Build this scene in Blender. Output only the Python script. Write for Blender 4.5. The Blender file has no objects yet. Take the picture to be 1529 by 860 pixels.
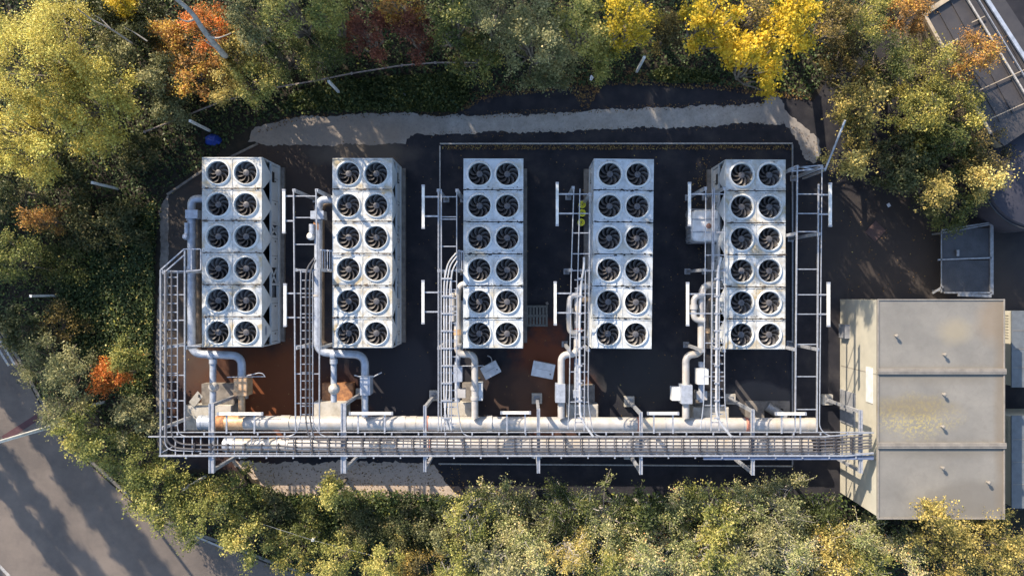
import bpy, math, random
import numpy as np
from mathutils import Vector, Matrix
from mathutils.geometry import tessellate_polygon
C = bpy.context.scene.collection
sc = bpy.context.scene
R_ = math.radians
random.seed(7)

# ------------------------------------------------------------------ camera, sky, sun, exposure
CAMZ, FPX, NX, NY = 30.4, 1100.0, 780.0, 428.0      # drone height, focal length in photo pixels, nadir point
cam = bpy.data.objects.new('camera', bpy.data.cameras.new('camera')); C.objects.link(cam)
cam.location = (0, 0, CAMZ); cam.rotation_euler = (0, 0, 0)
cam.data.sensor_width = 36.0; cam.data.lens = 36.0 * FPX / 1529.0
cam.data.shift_x = -(NX - 764.5) / 1529.0; cam.data.shift_y = (NY - 430.0) / 1529.0
cam.data.clip_end = 2000
sc.camera = cam
SUN_EL, SUN_AZ = R_(28), math.atan2(-0.60, 0.80)
w = bpy.data.worlds.new("World"); sc.world = w; w.use_nodes = True
nt = w.node_tree; bg = nt.nodes['Background']
sky = nt.nodes.new('ShaderNodeTexSky'); sky.sky_type = 'NISHITA'; sky.sun_disc = False
sky.sun_elevation = SUN_EL; sky.sun_rotation = SUN_AZ
nt.links.new(sky.outputs[0], bg.inputs[0]); bg.inputs[1].default_value = 0.15
sl = bpy.data.lights.new('sun', 'SUN'); sl.energy = 4.4; sl.angle = R_(0.5); sl.color = (1.0, 0.85, 0.66)
so = bpy.data.objects.new('sun', sl); C.objects.link(so); so.location = (-20, 25, 30)
sdir = Vector((math.sin(SUN_AZ) * math.cos(SUN_EL), math.cos(SUN_AZ) * math.cos(SUN_EL), math.sin(SUN_EL)))
so.rotation_euler = sdir.to_track_quat('Z', 'Y').to_euler()
sc.view_settings.view_transform = 'Standard'; sc.view_settings.look = 'None'
sc.view_settings.exposure = 1.25; sc.view_settings.gamma = 1.0

def P(px, py, z=0.0):
    k = (CAMZ - z) / FPX
    return Vector(((px - NX) * k, (NY - py) * k, z))
def S(n, z=0.0): return n * (CAMZ - z) / FPX

# ------------------------------------------------------------------ materials
def newmat(name):
    m = bpy.data.materials.new(name); m.use_nodes = True
    return m, m.node_tree, m.node_tree.nodes['Principled BSDF']
def noise(nt, scale, detail=4, rough=.55, coord='Object', vec=None, dist=0):
    n = nt.nodes.new('ShaderNodeTexNoise'); n.inputs['Scale'].default_value = scale
    n.inputs['Detail'].default_value = detail; n.inputs['Roughness'].default_value = rough
    n.inputs['Distortion'].default_value = dist
    if vec is None:
        g = nt.nodes.new('ShaderNodeNewGeometry'); vec = g.outputs['Position']
    nt.links.new(vec, n.inputs['Vector'])
    return n.outputs['Fac']
def ramp(nt, fac, stops, interp='LINEAR'):
    r = nt.nodes.new('ShaderNodeValToRGB'); r.color_ramp.interpolation = interp
    e = r.color_ramp.elements
    while len(e) < len(stops): e.new(.5)
    for i, (p, c) in enumerate(stops):
        e[i].position = p
        if isinstance(c, (int, float)): c = (c, c, c)
        e[i].color = (c[0], c[1], c[2], 1)
    nt.links.new(fac, r.inputs[0]); return r.outputs[0]
def mix(nt, fac, a, b, mode='MIX'):
    n = nt.nodes.new('ShaderNodeMix'); n.data_type = 'RGBA'; n.blend_type = mode
    for sock, v in ((n.inputs[0], fac), (n.inputs[6], a), (n.inputs[7], b)):
        if hasattr(v, 'links'): nt.links.new(v, sock)
        elif isinstance(v, (int, float)): sock.default_value = v if sock == n.inputs[0] else (v, v, v, 1)
        else: sock.default_value = (v[0], v[1], v[2], 1)
    return n.outputs[2]
def bump(nt, b, h, strength=.3, dist=.02):
    n = nt.nodes.new('ShaderNodeBump'); n.inputs['Strength'].default_value = strength
    n.inputs['Distance'].default_value = dist
    nt.links.new(h, n.inputs['Height']); nt.links.new(n.outputs[0], b.inputs['Normal'])
def mat(name, c, rough=.6, metal=0.0, c2=None, scale=3, lo=.4, hi=.65, speck=None, bmp=0, bscale=40, c3=None, s3=.8):
    m, nt, b = newmat(name)
    b.inputs['Roughness'].default_value = rough; b.inputs['Metallic'].default_value = metal
    if c2 is None: c2 = tuple(x * .72 for x in c)
    col = ramp(nt, noise(nt, scale, 8, .62), [(lo, c), (hi, c2)])
    if c3: col = mix(nt, ramp(nt, noise(nt, s3, 6, .6, dist=.6), [(.5, 0.0), (.68, 1.0)]), col, c3)
    if speck: col = mix(nt, ramp(nt, noise(nt, 28, 3, .7), [(.66, 0.0), (.72, 1.0)]), col, speck)
    nt.links.new(col, b.inputs['Base Color'])
    if bmp: bump(nt, b, noise(nt, bscale, 4), bmp, .01)
    return m
M = {}
M['asphalt'] = None
M['white_paint'] = mat('chiller_white_paint', (.58, .60, .61), .45, 0, (.44, .45, .44), 2.2, .42, .7)
M['white_side'] = mat('chiller_side_paint', (.55, .58, .60), .5, 0, (.46, .48, .49), 1.5)
M['deck'] = mat('chiller_deck_paint', (.56, .58, .58), .42, 0, (.27, .26, .23), 3.1, .38, .75, speck=(.09, .08, .065), c3=(.36, .29, .17), s3=1.6)
M['deck_cool'] = mat('chiller_deck_clean', (.54, .58, .61), .42, 0, (.27, .29, .30), 2.8, .42, .78, speck=(.07, .07, .065), c3=(.40, .38, .32), s3=1.4)
M['fan'] = mat('fan_plastic', (.058, .057, .062), .48, 0, (.08, .07, .062), 5)
M['hub'] = mat('fan_hub', (.09, .09, .10), .45, 0, (.065, .06, .06), 12)
M['dark'] = mat('dark_coil', (.03, .032, .035), .6, 0, (.05, .05, .05), 30)
M['black'] = mat('black_interior', (.012, .012, .014), .8)
M['galv'] = mat('galvanised_steel', (.40, .415, .45), .45, .4, (.26, .27, .29), 9, .38, .68)
M['galv_dark'] = mat('weathered_steel', (.30, .31, .33), .5, .5, (.2, .2, .2), 9)
M['shade_badge_blue'] = mat('rail_shade_and_badge_blue', (.16, .20, .30), .45, .3)  # blue stands for the rail's shaded side; on the badge it is real
M['clad'] = mat('aluminium_cladding', (.46, .45, .44), .42, .2, (.37, .355, .34), 3, c3=(.42, .37, .30), s3=.9)
M['clad_blue'] = mat('grey_pipe_paint', (.42, .46, .53), .42, .3, (.29, .32, .37), 5)
M['rust'] = mat('rusty_steel', (.42, .20, .08), .7, .1, (.20, .09, .045), 7, .35, .6)
M['rust_light'] = mat('orange_stained_cladding', (.55, .39, .24), .5, .2, (.38, .22, .11), 5, .35, .65)
M['red_band'] = mat('faded_red_band', (.50, .20, .14), .6)
M['brass'] = mat('dull_brown_pipe', (.17, .13, .10), .5, .3, (.09, .075, .06), 6)
M['concrete'] = mat('pale_concrete', (.42, .40, .36), .85, 0, (.29, .27, .23), 3, speck=(.15, .14, .12), bmp=.4)
M['plinth'] = mat('dirty_concrete', (.20, .18, .16), .85, 0, (.11, .10, .09), 4, bmp=.4)
M['cable'] = mat('grey_cable_sheath', (.10, .096, .10), .38, 0, (.06, .057, .06), 12)
M['cable_light'] = mat('pale_conduit', (.50, .50, .51), .4, .2)
M['cleat'] = mat('black_cleat', (.04, .037, .04), .5)
M['copper'] = mat('copper_end', (.40, .20, .13), .5, .3)
M['white_plastic'] = mat('milky_plastic', (.80, .80, .80), .4, 0, (.66, .65, .63), 3, c3=(.62, .56, .48), s3=2)
M['strip'] = mat('white_fitting', (.70, .70, .68), .5, 0, (.52, .51, .47), 5)
M['yellow'] = mat('yellow_paint', (.75, .70, .04), .45, 0, (.6, .55, .05), 9)
M['black_pl'] = mat('black_plastic', (.03, .03, .033), .5)
M['box_white'] = mat('white_casing', (.60, .63, .66), .45, 0, (.46, .48, .50), 4)
M['blue_bag'] = mat('blue_sheet', (.01, .05, .33), .5, 0, (.008, .03, .2), 9)
M['wood'] = mat('grey_weathered_wood', (.17, .17, .155), .85, 0, (.09, .09, .085), 14)
M['roof'] = mat('roof_membrane', (.185, .170, .148), .8, 0, (.145, .136, .120), .55, .38, .66, c3=(.215, .18, .125), s3=.35, speck=(.26, .24, .21))
M['roof_trim'] = mat('roof_edge', (.22, .20, .175), .7)
M['cream'] = mat('cream_cladding', (.40, .38, .315), .65, 0, (.34, .325, .27), 1.5)
M['cream_panel'] = mat('white_panel', (.60, .60, .58), .6)
M['grey_box'] = mat('grey_wall_box', (.25, .26, .28), .6)
M['bark'] = mat('bark', (.14, .115, .09), .9, 0, (.075, .06, .05), 9)
M['bark_pale'] = mat('pale_dead_wood', (.34, .31, .27), .9, 0, (.20, .18, .16), 7)
M['fence_wood'] = mat('fence_rail_wood', (.28, .23, .20), .9, 0, (.14, .11, .10), 8)
M['manhole'] = mat('rusty_plate', (.085, .05, .045), .7, 0, (.055, .035, .032), 14)
M['paper'] = mat('white_litter', (.65, .68, .75), .7)
M['dark_roof'] = mat('dark_sheet_roof', (.055, .05, .05), .5, 0, (.035, .033, .036), 1.3)
M['beige'] = mat('beige_trim', (.40, .33, .24), .7)
M['paint_line'] = mat('faded_line_paint', (.42, .40, .37), .7, 0, (.26, .25, .24), 12, .4, .6)
M['red_line'] = mat('dark_red_paint', (.075, .03, .035), .8)
M['unit_lid_shade'] = mat('shade_darkened_lid', (.12, .135, .15), .6, 0, (.09, .10, .11), 3)  # lid darkened and blued to stand for shade across the units
M['platform'] = mat('shade_darkened_slat', (.055, .058, .066), .5, .2, (.04, .042, .048), 3)  # steel slats coloured dark to stand for the shade over them
M['navy'] = mat('dark_blue_tank', (.018, .020, .034), .75, 0, (.03, .03, .044), 2)
M['kerb'] = mat('kerb_stone', (.15, .14, .125), .85, 0, (.07, .066, .058), 6, bmp=.3)
M['soil'] = mat('leaf_litter_soil', (.014, .012, .008), .95, 0, (.028, .022, .013), 4, speck=(.07, .05, .025), bmp=.8, bscale=14)
M['road'] = None

def blob(nt, px, py, rx, ry, soft=.5, amp=.9, z=0, ns=1.1, rot=0):
    """a stain with its own ragged outline, fixed on the ground"""
    g = nt.nodes.new('ShaderNodeNewGeometry'); c = P(px, py, z); c.z = 0
    g2 = nt.nodes.new('ShaderNodeVectorMath'); g2.operation = 'MULTIPLY'; g2.inputs[1].default_value = (1, 1, 0)
    nt.links.new(g.outputs['Position'], g2.inputs[0])
    mp = nt.nodes.new('ShaderNodeVectorMath'); mp.operation = 'SUBTRACT'
    nt.links.new(g2.outputs[0], mp.inputs[0]); mp.inputs[1].default_value = c
    rt = nt.nodes.new('ShaderNodeVectorRotate'); rt.rotation_type = 'Z_AXIS'; rt.inputs['Angle'].default_value = rot
    nt.links.new(mp.outputs[0], rt.inputs[0])
    sc_ = nt.nodes.new('ShaderNodeVectorMath'); sc_.operation = 'DIVIDE'
    nt.links.new(rt.outputs[0], sc_.inputs[0]); sc_.inputs[1].default_value = (S(rx, z), S(ry, z), 1)
    ln = nt.nodes.new('ShaderNodeVectorMath'); ln.operation = 'LENGTH'; nt.links.new(sc_.outputs[0], ln.inputs[0])
    a = nt.nodes.new('ShaderNodeMath'); a.operation = 'MULTIPLY_ADD'
    nt.links.new(noise(nt, ns, 6, .6), a.inputs[0]); a.inputs[1].default_value = amp
    nt.links.new(ln.outputs['Value'], a.inputs[2])
    b = nt.nodes.new('ShaderNodeMapRange'); nt.links.new(a.outputs[0], b.inputs[0])
    b.inputs[1].default_value = 1 + amp * .5 - soft * .5; b.inputs[2].default_value = 1 + amp * .5 + soft * .5
    b.inputs[3].default_value = 1; b.inputs[4].default_value = 0; b.clamp = True
    return b.outputs[0]
def fade(nt, f, k):
    m = nt.nodes.new('ShaderNodeMath'); m.operation = 'MULTIPLY'; nt.links.new(f, m.inputs[0]); m.inputs[1].default_value = k
    return m.outputs[0]
m, nt_, b_ = newmat('dark_asphalt'); M['asphalt'] = m
col = ramp(nt_, noise(nt_, 1.2, 8, .6), [(.3, (.009, .010, .015)), (.5, (.018, .018, .024)), (.72, (.038, .036, .038))])
for args, c, k in (((365, 560, 110, 125, .7, 1.5), (.075, .030, .015), .85), ((415, 585, 55, 65, .6, 1.5), (.15, .045, .014), .85),
                   ((500, 590, 60, 40, .8), (.07, .025, .012), .7), ((270, 380, 60, 170, .6), (.052, .044, .038), .9),
                   ((360, 235, 120, 50, .8), (.060, .040, .030), .8), ((440, 260, 60, 60, 1), (.040, .030, .026), .8),
                   ((540, 228, 75, 22, .5), (.10, .085, .07), .7), ((812, 565, 44, 80, .5, 1.5), (.16, .045, .017), .85), ((800, 590, 36, 40, .3, 1.6), (.20, .10, .06), .6),
                   ((850, 600, 40, 50, .5), (.10, .04, .018), .8), ((770, 590, 45, 45, .6), (.06, .035, .025), .8),
                   ((590, 560, 55, 60, .1, .3), (.026, .026, .032), .9), ((955, 560, 60, 45, .2, .5), (.03, .03, .032), .8),
                   ((1330, 380, 130, 90, 1), (.045, .037, .033), .9), ((1450, 430, 90, 80, 1), (.045, .038, .035), .8),
                   ((1130, 600, 60, 30, .2, .6), (.075, .07, .07), .7)):
    col = mix(nt_, fade(nt_, blob(nt_, *args), k), col, c)
col = mix(nt_, ramp(nt_, noise(nt_, 26, 4, .75), [(.64, 0.0), (.76, .6)]), col, (.11, .10, .085))
nt_.links.new(col, b_.inputs['Base Color']); b_.inputs['Roughness'].default_value = .75
b_.inputs['Specular IOR Level'].default_value = .25
bump(nt_, b_, noise(nt_, 60, 4), .4, .01)
m, nt_, b_ = newmat('weathered_roof_membrane'); M['roof'] = m
col = ramp(nt_, noise(nt_, .6, 9, .65), [(.32, (.215, .203, .180)), (.68, (.145, .139, .127))])
col = mix(nt_, fade(nt_, ramp(nt_, noise(nt_, 3.5, 8, .7, dist=1.0), [(.5, 0.0), (.75, 1.0)]), .45), col, (.13, .12, .105))
col = mix(nt_, ramp(nt_, noise(nt_, 24, 3, .7), [(.68, 0.0), (.75, .6)]), col, (.30, .28, .25))
mo = nt_.nodes.new('ShaderNodeMath'); mo.operation = 'MULTIPLY'
nt_.links.new(blob(nt_, 1362, 622, 54, 26, .9, 1.3, 3.3), mo.inputs[0]); nt_.links.new(ramp(nt_, noise(nt_, 9, 9, .8), [(.49, 0.0), (.55, 1.0)]), mo.inputs[1])
col = mix(nt_, mo.outputs[0], col, (.33, .275, .12))
for args, c, k in (((1425, 495, 22, 18, .9, 1, 3.3), (.25, .215, .15), .7), ((1360, 608, 60, 16, .8, 1, 3.3), (.15, .12, .07), .6), ((1450, 745, 60, 28, .4, .6, 3.3), (.125, .115, .10), .6),
                   ((1485, 475, 25, 34, .9, 1, 3.3), (.19, .14, .09), .6), ((1495, 600, 10, 220, .9, 1, 3.3), (.15, .12, .085), .6), ((1400, 560, 110, 12, .9, 1.2, 3.3), (.13, .115, .09), .5), ((1400, 673, 110, 11, .9, 1.2, 3.3), (.12, .11, .09), .5)):
    col = mix(nt_, fade(nt_, blob(nt_, *args), k), col, c)
nt_.links.new(col, b_.inputs['Base Color']); b_.inputs['Roughness'].default_value = .8
bump(nt_, b_, noise(nt_, 1.5, 3), .5, .02)
m, nt_, b_ = newmat('worn_road_asphalt'); M['road'] = m
col = ramp(nt_, noise(nt_, .5, 8, .65), [(.38, (.092, .077, .068)), (.64, (.148, .122, .104))])
col = mix(nt_, ramp(nt_, noise(nt_, 45, 3, .7), [(.62, 0.0), (.75, .55)]), col, (.19, .17, .155))
col = mix(nt_, ramp(nt_, noise(nt_, 3, 4, .7), [(.62, 0.0), (.7, .5)]), col, (.085, .078, .078))
nt_.links.new(col, b_.inputs['Base Color']); b_.inputs['Roughness'].default_value = .85
bump(nt_, b_, noise(nt_, 70, 4), .5, .01)
m, nt_, b_ = newmat('old_concrete_path'); M['path'] = m
col = ramp(nt_, noise(nt_, 1.6, 9, .7), [(.32, (.37, .35, .325)), (.62, (.25, .235, .215)), (.8, (.155, .145, .13))])
col = mix(nt_, fade(nt_, blob(nt_, 500, 200, 150, 34, .8), .8), col, (.20, .165, .135))
col = mix(nt_, fade(nt_, blob(nt_, 1190, 190, 60, 60, .7), .7), col, (.20, .18, .17))
col = mix(nt_, fade(nt_, blob(nt_, 520, 712, 260, 70, .8), .97), col, (.42, .34, .275))
nt_.links.new(col, b_.inputs['Base Color']); b_.inputs['Roughness'].default_value = .9
col = mix(nt_, fade(nt_, ramp(nt_, noise(nt_, 9, 8, .75, dist=.8), [(.5, 0.0), (.66, 1.0)]), .5), col, (.12, .115, .11))
col = mix(nt_, ramp(nt_, noise(nt_, 30, 3, .7), [(.64, 0.0), (.72, .6)]), col, (.40, .39, .37))
nt_.links.new(col, b_.inputs['Base Color'])
bump(nt_, b_, noise(nt_, 40, 5), .5, .01)

def leafmat(name, stops, trans=.35):
    k_ = 1.35 if 'ivy' in name else 1.0 if 'fallen' in name or 'maple' in name else 1.85 if 'hedge' in name else 1.7
    wm = (1.0, 1.0, 1.0) if 'ivy' in name or 'fallen' in name or 'maple' in name or 'orange' in name else (1.05, .925, .98)
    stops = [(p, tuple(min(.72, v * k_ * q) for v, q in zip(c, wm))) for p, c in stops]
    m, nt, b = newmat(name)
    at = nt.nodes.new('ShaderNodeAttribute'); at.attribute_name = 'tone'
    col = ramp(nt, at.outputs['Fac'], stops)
    nt.links.new(col, b.inputs['Base Color']); b.inputs['Roughness'].default_value = .55
    b.inputs['Specular IOR Level'].default_value = .3
    tr = nt.nodes.new('ShaderNodeBsdfTranslucent'); nt.links.new(col, tr.inputs[0])
    ms = nt.nodes.new('ShaderNodeMixShader'); ms.inputs[0].default_value = trans
    out = nt.nodes['Material Output']
    nt.links.new(b.outputs[0], ms.inputs[1]); nt.links.new(tr.outputs[0], ms.inputs[2]); nt.links.new(ms.outputs[0], out.inputs[0])
    return m
L = {
 'olive':  leafmat('olive_yellow_leaves', [(0, (.045, .06, .016)), (.35, (.15, .16, .035)), (.7, (.32, .30, .065)), (1, (.54, .45, .12))]),
 'yellow': leafmat('yellow_maple_leaves', [(0, (.12, .14, .02)), (.25, (.38, .31, .03)), (.6, (.68, .48, .035)), (1, (.80, .50, .06))]),
 'ygreen': leafmat('yellow_green_leaves', [(0, (.035, .055, .015)), (.35, (.11, .14, .035)), (.72, (.25, .26, .07)), (1, (.42, .37, .11))]),
 'green':  leafmat('green_leaves', [(0, (.015, .028, .008)), (.45, (.05, .07, .02)), (.8, (.12, .14, .035)), (1, (.28, .25, .06))]),
 'dark':   leafmat('dark_green_leaves', [(0, (.016, .026, .010)), (.5, (.042, .058, .022)), (.9, (.09, .10, .04)), (1, (.16, .14, .055))]),
 'sage':   leafmat('grey_green_leaves', [(0, (.035, .048, .018)), (.4, (.11, .13, .055)), (.8, (.24, .25, .11)), (1, (.42, .38, .17))]),
 'orange': leafmat('orange_leaves', [(0, (.06, .05, .015)), (.3, (.17, .10, .025)), (.55, (.36, .11, .025)), (.8, (.50, .13, .03)), (1, (.55, .30, .06))]),
 'amber':  leafmat('amber_leaves', [(0, (.05, .05, .02)), (.3, (.15, .10, .035)), (.55, (.28, .15, .035)), (.75, (.38, .30, .05)), (1, (.52, .42, .09))]),
 'red':    leafmat('russet_leaves', [(0, (.03, .014, .010)), (.5, (.075, .028, .018)), (.85, (.14, .055, .030)), (1, (.22, .12, .05))]),
 'brown':  leafmat('brown_olive_leaves', [(0, (.022, .024, .010)), (.4, (.07, .065, .022)), (.75, (.18, .15, .04)), (1, (.38, .28, .07))]),
 'hedge':  leafmat('hedge_leaves', [(0, (.03, .05, .015)), (.3, (.10, .135, .045)), (.62, (.23, .25, .10)), (.85, (.36, .35, .17)), (.95, (.42, .30, .13)), (1, (.42, .17, .06))]),
 'gold':   leafmat('golden_tips_leaves', [(0, (.03, .04, .012)), (.35, (.13, .13, .035)), (.7, (.34, .29, .08)), (1, (.55, .42, .15))]),
 'ivy':    leafmat('ivy_leaves', [(0, (.014, .028, .010)), (.55, (.040, .062, .020)), (.9, (.085, .105, .035)), (1, (.24, .24, .05))], .2),
 'fallen': leafmat('fallen_leaves', [(0, (.05, .03, .015)), (.5, (.14, .08, .03)), (.85, (.28, .18, .06)), (1, (.42, .33, .10))], .1),
}

# ------------------------------------------------------------------ mesh helpers
class MB:
    def __init__(s): s.v = []; s.f = []; s.smooth = False
    def add(s, vs, fs):
        o = len(s.v); s.v += [Vector(v) for v in vs]; s.f += [tuple(i + o for i in f) for f in fs]; return s
    def box(s, c, d, rz=0):
        c = Vector(c); m = Matrix.Rotation(rz, 3, 'Z')
        vs = [c + m @ Vector((x * d[0] / 2, y * d[1] / 2, z * d[2] / 2)) for x in (-1, 1) for y in (-1, 1) for z in (-1, 1)]
        return s.add(vs, [(0, 1, 3, 2), (4, 6, 7, 5), (0, 4, 5, 1), (2, 3, 7, 6), (0, 2, 6, 4), (1, 5, 7, 3)])
    def beam(s, p, q, wd, ht):
        p = Vector(p); q = Vector(q); d = (q - p)
        if d.length < 1e-6: return s
        d.normalize(); up = Vector((0, 0, 1)) if abs(d.z) < .95 else Vector((0, 1, 0))
        a = d.cross(up).normalized(); b = a.cross(d).normalized()
        vs = [e + a * (x * wd / 2) + b * (y * ht / 2) for e in (p, q) for x, y in ((-1, -1), (1, -1), (1, 1), (-1, 1))]
        return s.add(vs, [(3, 2, 1, 0), (4, 5, 6, 7), (0, 1, 5, 4), (1, 2, 6, 5), (2, 3, 7, 6), (3, 0, 4, 7)])
    def tube(s, pts, r, n=10, bend=0, cap=True, taper=1.0):
        pts = [Vector(p) for p in pts]
        if bend > 0 and len(pts) > 2:
            out = [pts[0]]
            for i in range(1, len(pts) - 1):
                a, b, c = pts[i - 1], pts[i], pts[i + 1]
                u = (a - b); v = (c - b); t = min(bend, u.length * .49, v.length * .49)
                u = u.normalized() * t; v = v.normalized() * t
                for k in range(7):
                    q = k / 6.0; out.append((b + u) * (1 - q) ** 2 + b * 2 * q * (1 - q) + (b + v) * q * q)
            out.append(pts[-1]); pts = out
        o = len(s.v); N = len(pts); a = None
        for i, p in enumerate(pts):
            d = (pts[min(i + 1, N - 1)] - pts[max(i - 1, 0)])
            d = d.normalized() if d.length > 1e-9 else Vector((0, 0, 1))
            if a is None: a = d.orthogonal().normalized()
            a = (a - d * a.dot(d)).normalized(); b = d.cross(a)
            rr = r * (1 + (taper - 1) * i / max(1, N - 1))
            for k in range(n):
                t = 2 * math.pi * k / n; s.v.append(p + (a * math.cos(t) + b * math.sin(t)) * rr)
        for i in range(N - 1):
            for k in range(n):
                k2 = (k + 1) % n
                s.f.append((o + i * n + k, o + i * n + k2, o + (i + 1) * n + k2, o + (i + 1) * n + k))
        if cap:
            s.f.append(tuple(o + k for k in reversed(range(n)))); s.f.append(tuple(o + (N - 1) * n + k for k in range(n)))
        s.smooth = True
        return s
    def cyl(s, c, r, h, n=20, r2=None):
        c = Vector(c); r2 = r if r2 is None else r2
        vs = [c + Vector((r * math.cos(2 * math.pi * k / n), r * math.sin(2 * math.pi * k / n), 0)) for k in range(n)]
        vs += [c + Vector((r2 * math.cos(2 * math.pi * k / n), r2 * math.sin(2 * math.pi * k / n), h)) for k in range(n)]
        fs = [(k, (k + 1) % n, n + (k + 1) % n, n + k) for k in range(n)]
        return s.add(vs, fs + [tuple(reversed(range(n))), tuple(range(n, 2 * n))])
    def lathe(s, prof, n=32, c=(0, 0, 0)):
        c = Vector(c); o = len(s.v)
        for r, z in prof:
            for k in range(n):
                t = 2 * math.pi * k / n; s.v.append(c + Vector((r * math.cos(t), r * math.sin(t), z)))
        for i in range(len(prof) - 1):
            for k in range(n):
                k2 = (k + 1) % n; s.f.append((o + i * n + k, o + i * n + k2, o + (i + 1) * n + k2, o + (i + 1) * n + k))
        s.smooth = True
        return s
    def prism(s, poly, z0, z1):
        n = len(poly); a = sum(poly[i][0] * poly[(i + 1) % n][1] - poly[(i + 1) % n][0] * poly[i][1] for i in range(n))
        if a < 0: poly = poly[::-1]
        vs = [Vector((p[0], p[1], z0)) for p in poly] + [Vector((p[0], p[1], z1)) for p in poly]
        fs = [(k, (k + 1) % n, n + (k + 1) % n, n + k) for k in range(n)]
        top = tessellate_polygon([[Vector((p[0], p[1], 0)) for p in poly]])
        for t in top:
            ax = [poly[i] for i in t]
            ar = (ax[1][0] - ax[0][0]) * (ax[2][1] - ax[0][1]) - (ax[2][0] - ax[0][0]) * (ax[1][1] - ax[0][1])
            t = tuple(t) if ar > 0 else tuple(reversed(t))
            fs.append(tuple(i + n for i in t)); fs.append(tuple(reversed(t)))
        return s.add(vs, fs)
    def mesh(s, name, m, org=(0, 0, 0)):
        org = Vector(org); me = bpy.data.meshes.new(name)
        me.from_pydata([v - org for v in s.v], [], s.f); me.materials.append(m)
        if s.smooth:
            me.polygons.foreach_set('use_smooth', [True] * len(me.polygons))
            try: me.set_sharp_from_angle(angle=R_(40))
            except Exception: pass
        me.update(); return me
    def build(s, name, m, parent=None, kind=None, label=None):
        org = parent_world(parent) if parent else Vector((0, 0, 0))
        o = bpy.data.objects.new(name, s.mesh(name, m, org)); C.objects.link(o)
        if parent: o.parent = parent
        if kind: o['kind'] = kind
        if label: o['label'] = label
        return o
def parent_world(p):
    v = Vector((0, 0, 0))
    while p is not None: v = v + Vector(p.location); p = p.parent
    return v
def tag(o, label, cat, group=None, kind=None):
    o['label'] = label; o['category'] = cat
    if group: o['group'] = group
    if kind: o['kind'] = kind
    return o
def thing(name, label, cat, loc=(0, 0, 0), group=None, rz=0):
    o = bpy.data.objects.new(name, None); C.objects.link(o); o.location = loc; o.rotation_euler = (0, 0, rz)
    o.empty_display_size = .1
    return tag(o, label, cat, group)
def solo(name, mb, m, label, cat, group=None, kind=None):
    lo = Vector((min(v.x for v in mb.v), min(v.y for v in mb.v), min(v.z for v in mb.v)))
    hi = Vector((max(v.x for v in mb.v), max(v.y for v in mb.v), 0)); org = Vector(((lo.x + hi.x) / 2, (lo.y + hi.y) / 2, lo.z))
    o = bpy.data.objects.new(name, mb.mesh(name, m, org)); C.objects.link(o); o.location = org
    return tag(o, label, cat, group, kind)
def inst(me, name, parent, loc=(0, 0, 0), rz=0):
    o = bpy.data.objects.new(name, me); C.objects.link(o); o.location = loc; o.rotation_euler = (0, 0, rz); o.parent = parent
    return o
def jag(pts, step=.25, amp=.06, rnd=random.Random(3)):
    out = []; n = len(pts)
    for i in range(n):
        a, b = pts[i], pts[(i + 1) % n]; d = math.hypot(b[0] - a[0], b[1] - a[1]); k = max(1, int(d / step))
        for j in range(k):
            t = j / k; w_ = .6 * math.sin(len(out) * .31) + .5 * math.sin(len(out) * .13 + 1); out.append((a[0] + (b[0] - a[0]) * t + rnd.uniform(-amp, amp), a[1] + (b[1] - a[1]) * t + rnd.uniform(-amp, amp) + w_ * amp))
    return out
def sheet(name, pxs, m, z, jg=0, thick=.05, kind='structure', parent=None):
    pts = [(P(x, y).x, P(x, y).y) for x, y in pxs]
    if jg: pts = jag(pts, .10, jg)
    mb = MB().prism(pts, z - thick, z)
    return mb.build(name, m, parent, kind if parent is None else None)

# ------------------------------------------------------------------ ground, road, paths
g = MB(); N = 60; ext = 260
g.add([(-ext, -ext, 0), (ext, -ext, 0), (ext, ext, 0), (-ext, ext, 0)], [(0, 1, 2, 3)])
g.build('ground', M['soil'], None, 'structure')
road_edge = [(-80, 380), (-30, 455), (0, 500), (28, 545), (60, 605), (85, 645), (130, 690), (165, 722), (200, 752), (240, 780), (290, 800), (340, 818), (400, 842), (450, 858), (520, 885), (640, 920), (900, 960)]
sheet('road', road_edge + [(900, 1700), (-1400, 1700), (-1400, 380)], M['road'], .008)
kb = [P(x + 5, y - 5) for x, y in road_edge]
t = MB()
for i in range(len(kb) - 1):
    n = max(1, int((kb[i + 1] - kb[i]).length / .9)); d = (kb[i + 1] - kb[i]) / n
    for k in range(n):
        p = kb[i] + d * k; t = MB().beam(p + d.normalized() * .01 + Vector((0, 0, .05)), p + d - d.normalized() * .01 + Vector((0, 0, .05)), .13, .13)
        t.build('kerb_stone', M['kerb'], None, 'structure')
sheet('yard', [(251, 291), (300, 258), (385, 214), (640, 200), (690, 165), (720, 140), (840, 128), (1000, 118), (1180, 140), (1215, 150), (1240, 110), (1300, 60), (1420, -60), (1800, -60), (1800, 760), (1260, 760), (700, 745), (655, 720), (640, 700), (251, 700)], M['asphalt'], .005, .04)
sheet('concrete_path', [(372, 212), (376, 198), (392, 187), (420, 180), (450, 174), (520, 172), (600, 169), (690, 173), (760, 172), (830, 169), (1000, 160), (1090, 158), (1140, 155), (1145, 142), (1162, 138), (1172, 162), (1185, 178), (1205, 192), (1220, 205), (1227, 232), (1215, 246), (1200, 236), (1192, 210), (1172, 185), (1130, 184), (1050, 190), (980, 190), (900, 194), (840, 196), (690, 200), (640, 202), (612, 202), (606, 216), (480, 216.5), (398, 217)], M['path'], .012, .05, .035)
sheet('concrete_strip', [(238, 310), (252, 292), (252, 375), (250, 520), (250, 700), (236, 700), (232, 520), (240, 380)], M['plinth'], .012, .03)
sheet('concrete_apron', [(345, 690), (640, 690), (652, 700), (668, 722), (690, 745), (560, 745), (430, 740), (360, 705)], M['path'], .012, .07)
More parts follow.
